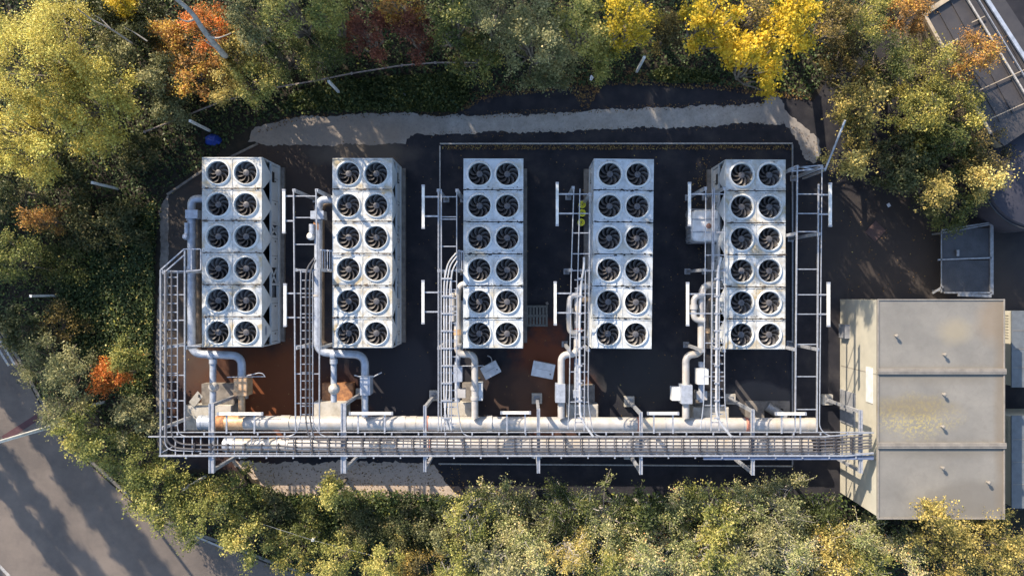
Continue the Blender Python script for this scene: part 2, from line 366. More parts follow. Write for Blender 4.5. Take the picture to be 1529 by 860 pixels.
sheet('dark_patch', [(612, 205), (626, 200), (640, 206), (650, 216), (606, 222)], M['asphalt'], .017, .03)
# yard edge kerb at upper left
t = MB().beam(P(250, 291, .04), P(300, 257, .04), .09, .10); t.build('yard_kerb', M['plinth'], None, 'structure')
t = MB().beam(P(300, 257, .04), P(385, 215, .04), .09, .10); t.build('yard_kerb', M['plinth'], None, 'structure')

# bund edging: thin pale upstand round the inner yard
bt = thing('bund_edging', 'thin pale metal edging running round the inner yard and the chillers', 'edging', P(657, 216))
for a, b in (((657, 215), (1183, 214.5)), ((1183, 216), (1183, 694)), ((657, 218), (657, 640)), ((655, 692), (1183, 695.5))):
    MB().beam(P(*a, .05), P(*b, .05), .05, .09).build('edging_strip', M['galv_dark'] if a[0] == 1183 and a[1] == 216 else M['paint_line'], bt)
for a, b, mm, wd in (((0, 508), (22, 545), 'paint_line', .09), ((-6, 515), (13, 546), 'paint_line', .09), ((5, 655), (57, 622), 'red_line', .26),
                 ((-10, 835), (14, 860), 'paint_line', .12), ((268, 790), (350, 825), 'paint_line', .08), ((440, 851), (480, 868), 'paint_line', .1)):
    p, q = P(*a, .012), P(*b, .012); MB().beam(p, q, wd, .006).build('road_marking', M[mm], None, 'structure')

# ------------------------------------------------------------------ chillers
CW, CL, ZT = 2.29, 7.24, 2.30
MODP = [0, 1.20, 2.42, 3.64, 4.86, 6.08, 7.24]
FX = .53; FR = .425
def deck_mesh(name, ly, cy, m):
    """module deck panel with two round fan openings; ly = panel length, cy = fan centre offset in y"""
    b = MB(); n = 32; hx = CW / 4 - .005; hy = ly / 2 - .014; z = 0
    for sx in (-1, 1):
        ox = sx * CW / 4; inner = []; outer = []
        for k in range(n):
            t = 2 * math.pi * k / n + math.pi / n * 0
            c, s_ = math.cos(t), math.sin(t)
            inner.append(Vector((sx * FX + FR * c, cy + FR * s_, z)))
            rx = (hx if sx * c > 0 else hx) ; kx = abs(c); ky = abs(s_)
            tt = min((hx / kx) if kx > 1e-6 else 9e9, (hy / ky) if ky > 1e-6 else 9e9)
            outer.append(Vector((ox + c * tt, s_ * tt, z)))
        # corners
        for k in range(n):
            if abs(abs(math.cos(2 * math.pi * k / n)) - math.cos(math.pi / 4)) < 1e-6:
                pt = outer[k]; outer[k] = Vector((ox + math.copysign(hx, pt.x - ox), math.copysign(hy, pt.y), z))
        b.add(inner + outer, [(k, n + k, n + (k + 1) % n, (k + 1) % n) for k in range(n)])
        # downturned skirts
        lo = [v + Vector((0, 0, -.06)) for v in outer]
        b.add(outer + lo, [(k, n + k, n + (k + 1) % n, (k + 1) % n) for k in range(n)])
    # folded ribs along the seams
    b.box((0, hy - .025, .012), (CW - .02, .035, .022)); b.box((0, -hy + .025, .012), (CW - .02, .035, .022))
    b.box((0, 0 + cy, .008), (.03, ly - .14, .014))
    for x in (-1.1, -.55, 0.02, .55, 1.1):
        b.box((x, hy - .07, .008), (.03, .03, .012)); b.box((x, -hy + .07, .008), (.03, .03, .012))
    return b.mesh(name, m)
sh = MB().lathe([(.505, .002), (.495, .022), (.475, .048), (.455, .062), (.44, .064), (.43, .055), (.422, 0), (.42, -.30)], 36)
shroud_me = sh.mesh('shroud', M['white_paint'])
hb = MB().lathe([(.001, .02), (.06, .018), (.115, .0), (.125, -.03), (.125, -.14), (.001, -.14)], 20)
for k in range(3):
    a = k * 2.094; hb.box((.05 * math.cos(a), .05 * math.sin(a), .02), (.02, .02, .012))
hub_me = hb.mesh('hub', M['hub'])
bl = MB(); nn = 8; vs = []
for i in range(nn):
    t = i / (nn - 1); r = .12 + .285 * t
    sweep = -.55 * t * t; wd = .30 / r * (.26 + .34 * t) * .75
    for k in range(5):
        q = k / 4 - .5
        a = sweep + q * wd * 1.35
        z = -.075 + q * (.15 - .03 * t) + .03 * (1 - 4 * q * q) * .5
        vs.append((r * math.cos(a), r * math.sin(a), z))
bl.add(vs, [(i * 5 + k, (i + 1) * 5 + k, (i + 1) * 5 + k + 1, i * 5 + k + 1) for i in range(nn - 1) for k in range(4)])
bl.smooth = True; blade_me = bl.mesh('blade', M['fan'])
well_me = MB().cyl((0, 0, -.34), .42, .03, 24).mesh('fan_well', M['black'])
vpl = {}
def chiller(cx, cy, label, deckm, rz=0, rnd=random.Random(5), logo=False):
    base = P(cx, cy, ZT); base.z = 0
    T = thing('chiller', label, 'chiller', base, 'rooftop style air cooled chillers in the yard', rz)
    T['group'] = 'row of five air cooled chillers'
    def part(name, mb, m, par=T, lab=None):
        me = mb.mesh(name, m); return inst(me, name, par)
    b = MB()
    for x in (-CW / 2 + .06, CW / 2 - .06): b.box((x, 0, .24), (.12, CL, .16))
    for y in (-3.5, -2.2, 0, 2.2, 3.5): b.box((0, y, .24), (CW - .3, .12, .14))
    part('base_frame', b, M['white_side'])
    b = MB()
    for x in (-CW / 2 + .04, CW / 2 - .04):
        for y in (-CL / 2 + .05, -1.22, 1.2, CL / 2 - .05): b.box((x, y, .77), (.07, .09, .90))
        b.box((x, 0, 1.20), (.075, CL - .02, .07)); b.box((x, 0, 2.235), (.06, CL - .02, .05))
    part('side_frame', b, M['white_side'])
    for s in (-1, 1):
        part('end_panel', MB().box((0, s * (CL / 2 - .015), 1.30), (CW, .03, 1.93)), M['white_side'])
    # coils and their white triangular end plates
    for i in range(6):
        y0 = CL / 2 - MODP[i]; y1 = CL / 2 - MODP[i + 1]; ym = (y0 + y1) / 2
        b = MB()
        for s in (1, -1):
            ya = ym + s * (y0 - y1) * .48; yb = ym + s * .06
            b.add([(x, y, z) for x in (-CW / 2 + .10, CW / 2 - .10) for y, z in ((ya, 2.2), (ya - s * .07, 2.2), (yb - s * .05, 1.25), (yb + s * .02, 1.25))],
                  [(0, 1, 2, 3), (7, 6, 5, 4), (0, 4, 5, 1), (2, 6, 7, 3), (0, 3, 7, 4), (1, 5, 6, 2)])
        part('coil', b, M['dark'])
        for sx in (-1, 1):
            x = sx * (CW / 2 - .012); hw = (y0 - y1) / 2 - .01
            b = MB(); poly = [(hw, 2.21), (hw * .97, 2.12), (.08, 1.245), (-.08, 1.245), (-hw * .97, 2.12), (-hw, 2.21)]
            b.add([(x - .008, ym + y, z) for y, z in poly] + [(x + .008, ym + y, z) for y, z in poly],
                  [tuple(range(6)), tuple(reversed(range(6, 12)))] + [(k, 6 + k, 6 + (k + 1) % 6, (k + 1) % 6) for k in range(6)])
            part('coil_end_plate', b, M['white_side'])
    for sx in (-1, 1):
        x = sx * (CW / 2 - .05)
        for ya, yb, z1 in ((3.50, 1.26, 1.16), (.75, -.55, 1.12), (-1.75, -3.5, 1.16)):
            part('cabinet_door', MB().box((x, (ya + yb) / 2, (.34 + z1) / 2), (.05, ya - yb, z1 - .34)), M['white_side'])
        part('louvre', MB().box((x + sx * .028, 3.05, .98), (.012, .42, .30)), M['black'])
        b = MB()
        for y in (1.0, -1.5):
            for z in (.45, .62, .80): b.tube([(x - sx * .12, y + .25, z), (x - sx * .12, y - .5, z)], .025, 6)
        part('pipework', b, M['galv_dark'])
        b = MB()
        b.beam((x + sx * .02, 1.15, 1.15), (x + sx * .02, .75, .40), .03, .07); b.beam((x + sx * .02, .78, 1.15), (x + sx * .02, 1.15, .40), .03, .07)
        b.beam((x + sx * .02, -.62, 1.15), (x + sx * .02, -1.15, .60), .03, .07); b.beam((x + sx * .02, -1.15, 1.15), (x + sx * .02, -.62, .60), .03, .07)
        part('cross_brace', b, M['white_side'])
        b = MB()
        for y in (2.9, 2.0, .5, -.2, -2.1, -3.2): b.box((x + sx * .03, y, .72), (.02, .05, .12)); b.box((x + sx * .028, y + .12, .74), (.012, .012, .72))
        part('door_latch', b, M['black_pl'])
    part('inner_core', MB().box((0, 0, .75), (CW - .6, CL - .4, .8)), M['black'])
    if logo:
        b = MB(); n = 24; x = CW / 2 + .004
        for sc_, dx in ((1, 0), (.8, .004)): pass
        ring = [(x, -3.02 + .19 * math.cos(2 * math.pi * k / n), 1.86 + .085 * math.sin(2 * math.pi * k / n)) for k in range(n)]
        b.add(ring, [tuple(range(n))]); part('oval_badge', b, M['shade_badge_blue'])
    b = MB()
    for i in range(1, 6):
        for k in range(rnd.randint(14, 30)):
            b.box((rnd.choice((rnd.uniform(-1.1, 1.1), rnd.gauss(.1, .3), rnd.choice((-1, 1)) * rnd.uniform(.9, 1.1))), CL / 2 - MODP[i] + rnd.gauss(0, .018), ZT + .03), (rnd.uniform(.02, .14), rnd.uniform(.012, .045), .006), rnd.uniform(-.2, .2))
    for i in range(6):
        for k in range(16): b.box((rnd.uniform(-1.1, 1.1), CL / 2 - MODP[i] - rnd.choice((.07, 1.1)) + rnd.gauss(0, .02), ZT + .006), (rnd.uniform(.015, .04), rnd.uniform(.01, .025), .005), rnd.uniform(-1, 1))
    part('seam_grime', b, M['brass'] if deckm == 'deck' else M['black'])['kind'] = 'stuff'
    for i in range(6):
        y0 = CL / 2 - MODP[i]; y1 = CL / 2 - MODP[i + 1]; ym = (y0 + y1) / 2
        fy = (CL / 2 - (.59 + 1.218 * i)) - ym
        key = (deckm, round(y0 - y1, 2), round(fy, 3))
        if key not in vpl: vpl[key] = deck_mesh('deck_panel', y0 - y1, fy, M[deckm])
        inst(vpl[key], 'deck_panel', T, (0, ym, ZT))
        for sx in (-1, 1):
            F = inst(hub_me, 'fan', T, (sx * FX, ym + fy, ZT - .02), rnd.uniform(0, 6.28))
            inst(shroud_me, 'shroud', F, (0, 0, .02)); inst(well_me, 'fan_well', F)
            for k in range(9): inst(blade_me, 'blade', F, (0, 0, 0), k * 2 * math.pi / 9)
    return T
def plinth(cx, cy, lab):
    c = P(cx, cy, ZT); mb = MB()
    mb.box((c.x, c.y, .085), (CW + .32, CL - .1, .15))
    solo('concrete_plinth', mb, M['plinth'], lab, 'plinth', 'low plinths under the chillers')
ords = ['leftmost chiller', 'second chiller from the left', 'middle chiller', 'fourth chiller from the left', 'rightmost chiller']
for (cx, cy, lab, dm, rz, lg) in (
        (346.3, 376.5, 'leftmost white chiller, its right side with dark triangular gaps in view', 'deck', 0, True),
        (541, 377.8, 'second white chiller from the left, rust coloured ground below it', 'deck', 0, False),
        (736.5, 378.5, 'white chiller in the middle of the row, grey pallet beside it', 'deck_cool', -.002, False),
        (930, 379, 'slightly skewed white chiller with twelve fans, fourth in the row, yellow discs beside it', 'deck_cool', -.013, False),
        (1128.2, 380, 'white chiller with twelve fans, rightmost in the row, white caged tank beside it', 'deck', -.002, False)):
    chiller(cx, cy, lab, dm, rz, random.Random(int(cx)), lg)
    plinth(cx, cy, 'low dirty plinth under the ' + ords[[346.3, 541, 736.5, 930, 1128.2].index(cx)])

# ------------------------------------------------------------------ cable ladders and supports
ZR = 3.3; ZB = 3.2
def post_base(T, x, y, ztop, pad=True):
    q = P(x, y, ztop); q0 = Vector((q.x, q.y, 0))
    MB().beam(q0 + Vector((0, 0, .2)), q - Vector((0, 0, .05)), .11, .11).build('post', M['galv'], T)
    MB().box((q.x, q.y, .21), (.24, .24, .02)).build('base_plate', M['galv_dark'], T)
    if pad: MB().box((q.x, q.y, .10), (.42, .42, .19)).build('pad', M['concrete'], T)
frames = [(316, 602, 706, 'galvanised portal frame at the far left over the rusty pipe end'),
          (513, 602, 706, 'galvanised portal frame below the second chiller'),
          (634.5, 605, 704, 'galvanised portal frame just left of the cables dropping beside the middle chiller'),
          (804, 610, 706, 'galvanised portal frame over the rust stained ground below the middle chiller'),
          (957, 615, 708, 'galvanised portal frame below the fourth chiller'),
          (1124, 611, 709, 'galvanised portal frame below the rightmost chiller'),
          (1285, 612, 706, 'galvanised portal frame beside the cream wall of the flat roofed building')]
for x, y0, y1, lab in frames:
    p, q = P(x, y0, ZB), P(x, y1, ZB)
    T = thing('portal_frame', lab, 'support frame', (p.x, (p.y + q.y) / 2, 0), 'portal frames carrying the main cable ladder')
    wd = .20 if x < 600 else .12
    b = MB(); b.beam(p + Vector((0, 0, -.03)), q + Vector((0, 0, -.03)), wd, .10); b.build('beam', M['galv'], T)
    b = MB()
    for s in (-1, 1): b.beam(p + Vector((s * wd * .38, 0, .035)), q + Vector((s * wd * .38, 0, .035)), wd * .2, .03)
    b.build('beam_flange', M['galv'], T)
    post_base(T, x, y0 + 3, ZB - .08); post_base(T, x, y1 - 3, ZB - .08)
def ladder_rungs(T, x, ya, yb, z, name='rung', vert=False, me={}):
    pass
# main ladder
T = thing('cable_ladder', 'long horizontal galvanised cable ladder running under all five chillers to the building', 'cable ladder', P(770, 665, 0))
def rail(T, pts, r=.022, z=ZR, bend=0, name='side_rail', m='galv', sq=True):
    pp = [P(x, y, z) for x, y in pts]
    if bend or not sq: return MB().tube(pp, r, 6, bend).build(name, M[m], T)
    b = MB()
    for i in range(len(pp) - 1): b.beam(pp[i], pp[i + 1], r * 1.7, .09)
    return b.build(name, M[m], T)
rail(T, [(222, 651.5), (1232, 651.5), (1268, 648), (1304, 645.5)])
rail(T, [(238, 680), (1262, 680), (1304, 676)], .034)
rail(T, [(250, 645), (1300, 645)], .014, name='guide_rail')
rail(T, [(298, 676.5), (1290, 676.5)], .012, ZR - .03, name='guide_rail')
rail(T, [(1050, 684), (1304, 684)], .05, ZR - .06, name='rail_shade_strip', m='shade_badge_blue')  # blue strips put the lower rail's shaded side into colour
rail(T, [(1050, 681.5), (1304, 681)], .03, ZR - .10, name='rail_shade_strip', m='shade_badge_blue')
rung_me = MB().beam((0, -S(14.5, ZR), 0), (0, S(14.5, ZR), 0), .035, .03).mesh('rung', M['galv'])
x = 262
while x < 1290:
    p = P(x, 665.5, ZR - .03); inst(rung_me, 'rung', T, p - T.location); x += 12.6
clip = MB()
for x in range(265, 1290, 40): clip.box(P(x, 647, ZR + .02), (.05, .12, .04)); clip.box(P(x + 13, 682.5, ZR), (.05, .09, .05))
clip.build('bracket', M['galv'], T)['kind'] = 'stuff'
rail(T, [(240, 676), (263, 664)], .015, ZR - .05, name='diagonal_brace')
# main cables, each a thing
cabgroup = 'cables along the main ladder'
main_cables = [
 ([(420, 655.5), (600, 655.5), (690, 654.5), (1230, 655), (1270, 653), (1302, 650)], .031, 'cable', 'grey cable along the main ladder, topmost of the straight bundle'),
 ([(248, 405), (248, 668), (300, 671), (415, 671), (440, 673), (600, 674), (1240, 674), (1302, 668)], .031, 'cable', 'grey cable bending round the lower left corner, outermost of the bundle'),
 ([(256, 405), (256, 662), (300, 664.5), (418, 665), (440, 668), (600, 669.5), (1240, 669.5), (1302, 665)], .031, 'cable', 'grey cable bending round the lower left corner, inside the outermost one'),
 ([(430, 661), (600, 662.5), (690, 664.5), (1230, 665), (1302, 660.5)], .031, 'cable', 'grey cable along the middle of the main ladder'),
 ([(480, 657), (600, 658.5), (690, 660), (1230, 660), (1302, 656.5)], .031, 'cable', 'grey cable just below the topmost one on the main ladder')]
for pts, r, mm, lab in main_cables:
    z = ZR + .03
    solo('cable', MB().tube([P(x, y, z) for x, y in pts], r, 6, .55), M[mm], lab, 'cable', cabgroup)
cl = MB()
x = 290
while x < 1296:
    p = P(x, 663.2 + (0 if x < 1235 else -(x - 1235) * .06), ZR + .065); 
    y0, y1 = (661, 674) if x < 430 else (653, 676.5)
    a, b2 = P(x, y0, ZR + .065), P(x, y1, ZR + .065)
    cl.beam(a, b2, .035, .03)
    for yy in ((664.5, 671) if x < 430 else (655, 660, 665, 670, 674.5)): cl.box(P(x, yy, ZR + .07), (.065, .07, .05))
    x += 25.2
solo('cable_cleats', cl, M['cleat'], 'dark cleats clamping the cables to the main ladder at even steps', 'cleats', None, 'stuff')

def vrack(lab, rails, rungs, posts, braces=(), group='cable racks between the chillers'):
    xs = [r[0][0] for r in rails]; T = thing('cable_rack', lab, 'cable rack', P(sum(xs) / len(xs), 450, 0), group)
    for pts in rails: rail(T, pts, .020, bend=(.4 if len(pts) > 2 else 0))
    cache = {}
    for xa, xb, y in rungs:
        k = round(xb - xa, 1)
        if k not in cache: cache[k] = MB().beam((-S(k / 2, ZR), 0, 0), (S(k / 2, ZR), 0, 0), .035, .03).mesh('rung', M['galv'])
        inst(cache[k], 'rung', T, P((xa + xb) / 2, y, ZR - .03) - T.location)
    for x, y in posts: post_base(T, x, y, ZB - .04, False)
    b = MB()
    for a, c in braces: b.beam(P(*a, ZR), P(*c, ZR), .04, .05)
    if braces: b.build('guard_rail', M['galv'], T)
    return T
def rr(xa, xb, ys): return [(xa, xb, y) for y in ys]
def steps(a, b, s):
    out = []; 
    while a < b: out.append(a); a += s
    return out
vrack('cable rack at the far left of the yard beside the leftmost chiller',
      [[(240, 403), (240, 678)], [(246, 403), (246, 672), (300, 673.5)], [(265, 405), (265, 651.5), (330, 651.5)], [(276, 374), (276, 643)]],
      rr(246, 265, steps(414, 640, 13)) + rr(240, 276, [405, 440, 478, 516, 560, 598]) + rr(265, 300, [516.5]),
      [(240, 405), (276, 405), (240, 520), (276, 520), (240, 640)],
      [((240, 403), (275, 372)), ((243, 409), (276, 380)), ((275, 372), (300, 372)), ((276, 405), (300, 403)), ((300, 372), (300, 403)), ((286, 372), (286, 403))])
vrack('cable rack between the first and second chillers',
      [[(438.5, 283), (441.5, 643)], [(472, 283), (473.5, 400)], [(449, 404), (449, 630), (440, 651), (410, 651.5)], [(467, 404), (467, 632), (480, 651.5), (500, 651.5)], [(477, 400), (477, 643)]],
      rr(438, 472, [293, 325, 365]) + rr(449, 467, steps(406, 640, 12.5)) + rr(441, 477, [403, 438, 474, 516, 558, 602]),
      [(438, 284), (472, 284), (441, 403), (476, 403), (441, 520), (477, 520)])
vrack('cable rack on the left of the middle chiller',
      [[(654.5, 283), (654.5, 643)], [(659, 283), (659, 643)], [(682, 283), (682, 600), (690, 651.5), (720, 651.5)], [(674, 404), (674, 643)], [(664, 404), (664, 643)]],
      rr(655, 682, [294, 324, 327.5, 368, 404]) + rr(662, 682, steps(420, 640, 12.5)) + rr(654, 682, [436, 465, 510, 556, 600]),
      [(654, 284), (682, 284), (655, 404), (682, 404), (655, 520), (682, 520)])
vrack('cable rack on the left of the fourth chiller',
      [[(857, 279), (853, 404), (850, 600), (848, 640)], [(866, 282), (863, 404), (858.5, 643)], [(881, 290), (880, 404), (878, 600), (886, 651.5), (915, 651.5)], [(874, 404), (872, 643)]],
      rr(855, 881, [290, 319, 348, 379, 404]) + rr(858, 874, steps(418, 640, 12.5)) + rr(851, 879, [438, 467, 503, 555, 600]),
      [(856, 280), (881, 290), (853, 403), (880, 403), (850, 523), (879, 523)])
vrack('cable rack on the left of the rightmost chiller over the white caged tank',
      [[(1054, 279), (1053, 404), (1051, 600), (1046, 640)], [(1064, 281), (1061.5, 643)], [(1082, 281), (1082, 600), (1088, 651.5), (1110, 651.5)], [(1073.5, 404), (1073.5, 643)], [(1066.5, 281), (1065, 404)]],
      rr(1053, 1082, [290, 347, 381, 404]) + rr(1062, 1080, steps(418, 640, 12.5)) + rr(1052, 1082, [439, 468, 512, 562, 605]),
      [(1054, 281), (1082, 281), (1053, 403), (1082, 403), (1051, 524), (1082, 524)])
vrack('tall empty ladder rack at the right of the rightmost chiller',
      [[(1190.5, 247), (1187, 645)], [(1222, 275), (1219.5, 645)], [(1227.5, 247), (1223.5, 640), (1238, 651.5), (1262, 650)]],
      rr(1190, 1222, [290, 319, 346, 402]) + rr(1188, 1221, [440, 469, 514, 562, 611]),
      [(1191, 249), (1228, 249), (1189, 349), (1224, 349), (1188, 522), (1222, 522)],
      [((1181, 251), (1228, 247)), ((1190, 249), (1222, 254)), ((1180, 256), (1190, 248)), ((1180, 256), (1232, 252))])
# smaller cables down the racks
for pts, r, mm, lab in (
    ([(470, 385), (458, 400), (456.5, 420), (456.5, 630), (462, 657), (500, 657)], .031, 'cable', 'grey cable curving down between the first two chillers, left of its pair'),
    ([(472, 388), (464, 402), (462.5, 425), (462.5, 625), (470, 661), (510, 661)], .031, 'cable', 'grey cable curving down between the first two chillers, right of its pair'),
    ([(681, 378), (669, 392), (663, 420), (663, 600), (668, 641)], .028, 'cable_light', 'pale cable beside the middle chiller, leftmost of three'),
    ([(682, 383), (672, 396), (667, 425), (667, 590), (664, 620), (670, 641)], .028, 'cable_light', 'pale cable beside the middle chiller, middle one of three'),
    ([(683, 390), (676, 402), (671.5, 430), (671.5, 595), (669, 620), (674, 641)], .028, 'cable_light', 'pale cable beside the middle chiller, rightmost of three'),
    ([(872, 384), (872, 400), (868, 420), (865.5, 480), (866, 624), (886, 652)], .042, 'cable_light', 'pale conduit running down beside the fourth chiller'),
    ([(1077, 384), (1072, 402), (1071, 430), (1070, 470), (1069.5, 624), (1092, 652)], .046, 'cable_light', 'pale conduit running down beside the rightmost chiller')):
    solo('cable', MB().tube([P(x, y, ZR + .03) for x, y in pts], r, 7, .35), M[mm], lab, 'cable', 'cables dropping from the racks')
for xc, lab in ((866, 'beside the fourth chiller'), (1070, 'beside the rightmost chiller'), (667, 'beside the middle chiller')):
    b = MB()
    for y in range(416, 636, 26): b.box(P(xc, y, ZR + .06), (S(16 if xc == 667 else 7, ZR), .06, .05))
    solo('cable_saddles', b, M['galv'], 'small steel saddles holding the cables ' + lab, 'cable saddles', None, 'stuff')

def strip_light(a, b_, arms, lab, z=ZR + .08):
    p, q = P(*a, z), P(*b_, z); T = thing('strip_light', lab, 'light fitting', (p + q) / 2 - Vector((0, 0, .06)), 'unlit strip lights on the cable racks')
    vert = abs(p.x - q.x) < abs(p.y - q.y)
    MB().beam(p, q, .10, .08).build('lamp_body', M['strip'], T)
    d = (q - p).normalized()
    MB().beam(p - d * .02, p + d * .05, .115, .095).build('end_cap', M['galv'], T); MB().beam(q - d * .05, q + d * .02, .115, .095).build('end_cap', M['galv'], T)
    for a0, a1 in arms: MB().beam(P(*a0, z - .05), P(*a1, z - .05), .055, .05).build('arm', M['galv'], T)
for x0, xe, ya, yb, a1, a2, lab in (
    (424, 439, 283.5, 348, 293, 330, 'upper white strip light between the first and second chillers'),
    (425.8, 441, 424, 487, 438, 474, 'lower white strip light between the first and second chillers'),
    (632, 655, 277, 341, 294, 323, 'upper white strip light between the second and third chillers'),
    (631.7, 655, 419, 483, 436.5, 465.5, 'lower white strip light between the second and third chillers'),
    (832, 857, 273, 337, 290, 319, 'upper white strip light between the third and fourth chillers'),
    (829, 853, 421, 485, 438, 467, 'lower white strip light between the third and fourth chillers'),
    (1029.5, 1054, 273, 337, 290, 337, 'upper white strip light over the white caged tank'),
    (1026.7, 1053, 422, 486, 439, 468, 'lower white strip light between the fourth and fifth chillers'),
    (1239.5, 1222, 274, 338, 291, 320, 'upper white strip light right of the tall empty ladder rack'),
    (1237, 1221, 422, 487, 440, 469, 'lower white strip light right of the tall empty ladder rack')):
    strip_light((x0, ya), (x0, yb), [((x0, a1), (xe, a1)), ((x0, a2), (xe, a2))] if a2 != yb else [((x0, a1), (xe, a1))], lab)
for xa, xb, y, lab in ((325, 392, 617.5, 'horizontal strip light above the rusty pipe end'), (522, 586, 617, 'horizontal strip light over the header pipe below the second chiller'),
                       (748, 792, 616, 'horizontal strip light over the header pipe below the middle chiller'), (967, 1013, 617, 'horizontal strip light over the header pipe right of the fourth chiller'),
                       (1158, 1203, 617.5, 'horizontal strip light near the right end of the header pipe')):
    strip_light((xa, y), (xb, y), [((xa + (xb - xa) * .2, y), (xa + (xb - xa) * .2, 647)), ((xa + (xb - xa) * .82, y), (xa + (xb - xa) * .82, 647))], lab)

# ------------------------------------------------------------------ pipework
def pipe(name, lab, paths, bands=(), z0=.0, m='clad_blue', group='insulated pipes of the chillers', cat='pipe', extra=None):
    p0 = P(*paths[0][0][0][:2], 0); T = thing(name, lab, cat, (p0.x, p0.y, 0), group)
    for pts, r, bend, mm in paths:
        MB().tube([P(*q) for q in pts], r, 16, bend).build('pipe_run', M[mm], T)
    for (a, b_, r, mm) in bands:
        MB().tube([P(*a), P(*b_)], r, 16).build('collar', M[mm], T)
    return T
def boxpart(T, x0, y0, x1, y1, z0, z1, m, name='valve_box', rz=0):
    c = (P(x0, y0, z1) + P(x1, y1, z1)) / 2
    MB().box((c.x, c.y, (z0 + z1) / 2), (S(abs(x1 - x0), z1), S(abs(y1 - y0), z1), z1 - z0), rz).build(name, M[m], T)
H1, H2 = 1.0, .95
# header pipes
T = pipe('header_pipe', 'thick silver header pipe, rusty at its left end, just above the cable ladder',
     [([(366, 631, H1), (1205, 634.5, H1)], .285, 0, 'clad'), ([(300, 630.5, H1), (324, 630.6, H1)], .285, 0, 'clad_blue'),
      ([(336, 631, H1), (366, 631, H1)], .284, 0, 'rust_light')],
     [((323, 631, H1), (337, 631, H1), .295, 'rust'), ((420, 631.3, H1), (434, 631.3, H1), .31, 'clad'), ((594, 632, H1), (606, 632, H1), .305, 'clad'),
      ((612, 632, H1), (622, 632, H1), .30, 'clad'), ((636, 632, H1), (640, 632, H1), .30, 'red_band'), ((727, 632.5, H1), (735, 632.5, H1), .33, 'clad'),
      ((951, 633.5, H1), (955, 633.5, H1), .30, 'red_band'), ((1112, 634, H1), (1117, 634, H1), .30, 'red_band'), ((1203, 634.5, H1), (1217, 634.6, H1), .30, 'clad'),
      ((298, 630.5, H1), (303, 630.5, H1), .30, 'clad_blue')])
for x in range(470, 1200, 58):
    MB().tube([P(x, 631 + (x - 300) * .0038, H1), P(x + .8, 631 + (x - 300) * .0038, H1)], .292, 16).build('seam', M['galv'], T)
for x in (360, 560, 690, 860, 1010, 1150):
    q = P(x, 632, 0); MB().box((q.x, q.y, .36), (.25, .5, .7)).build('saddle', M['plinth'], T)
T = pipe('header_pipe', 'thick silver header pipe lying beneath the cable ladder', [([(335, 664, H2), (1205, 666, H2)], .26, 0, 'clad')],
     [((335, 664, H2), (350, 664, H2), .275, 'clad_blue'), ((422, 664, H2), (432, 664, H2), .28, 'clad'), ((600, 664.5, H2), (610, 664.5, H2), .28, 'clad'),
      ((640, 664.5, H2), (644, 664.5, H2), .275, 'red_band'), ((1198, 666, H2), (1210, 666, H2), .275, 'clad')])
for x in (400, 560, 720, 880, 1040, 1160):
    q = P(x, 664, 0); MB().box((q.x, q.y, .34), (.25, .45, .66)).build('saddle', M['plinth'], T)
# chiller 1
Z1 = 1.35
T = pipe('chiller_pipe', 'pale pipe hugging the leftmost chiller and turning down to the rusty header',
     [([(306, 297, Z1), (286, 297, Z1), (286, 528, Z1), (361, 531, Z1), (361, 568, Z1)], .155, .42, 'clad_blue'),
      ([(361, 566, Z1), (361, 622, Z1)], .13, 0, 'rust_light'), ([(318, 534, Z1 - .05), (318, 604, Z1 - .05)], .125, 0, 'clad_blue')],
     [((276 + 9.5, 327, Z1), (285.5, 330, Z1), .18, 'clad_blue'), ((312, 530, Z1), (320, 530.4, Z1), .18, 'clad_blue'), ((286, 398, Z1), (286, 405, Z1), .175, 'clad_blue'),
      ((318, 536, Z1), (318, 543, Z1), .15, 'clad_blue'), ((286, 350, Z1), (286, 356, Z1), .175, 'clad_blue')])
boxpart(T, 276.5, 313.5, 295, 326, 1.1, 1.62, 'clad_blue'); boxpart(T, 349, 565, 369, 591, 1.0, 1.6, 'rust_light')
MB().tube([P(279, 333, 1.5), P(279, 350, 1.5)], .10, 12).build('valve', M['clad_blue'], T)
MB().lathe([(.001, .16), (.09, .14), (.13, .05), (.13, -.1), (.001, -.14)], 14, P(278, 353.5, 1.5)).build('valve', M['clad_blue'], T)
MB().lathe([(.001, .16), (.12, .13), (.19, .03), (.19, -.1), (.001, -.14)], 16, P(318.5, 578, 1.45)).build('valve', M['clad'], T)
b = MB(); b.tube([P(339, 563, 1.6), P(395, 562, 1.5)], .02, 6); b.tube([P(368, 561, 1.6), P(387, 556.5, 1.6), P(393, 558, 1.6), P(396, 563, 1.6)], .02, 6, .05); b.build('bracket', M['galv'], T)
pipe('return_pipe', 'dull brown return pipe squeezed between the leftmost chiller and its pale pipe', [([(297, 312, .9), (297, 516, .9), (306, 516, .9)], .10, .2, 'brass')], group='brown return pipes')
for q in (316, 372, 440, 505): pass
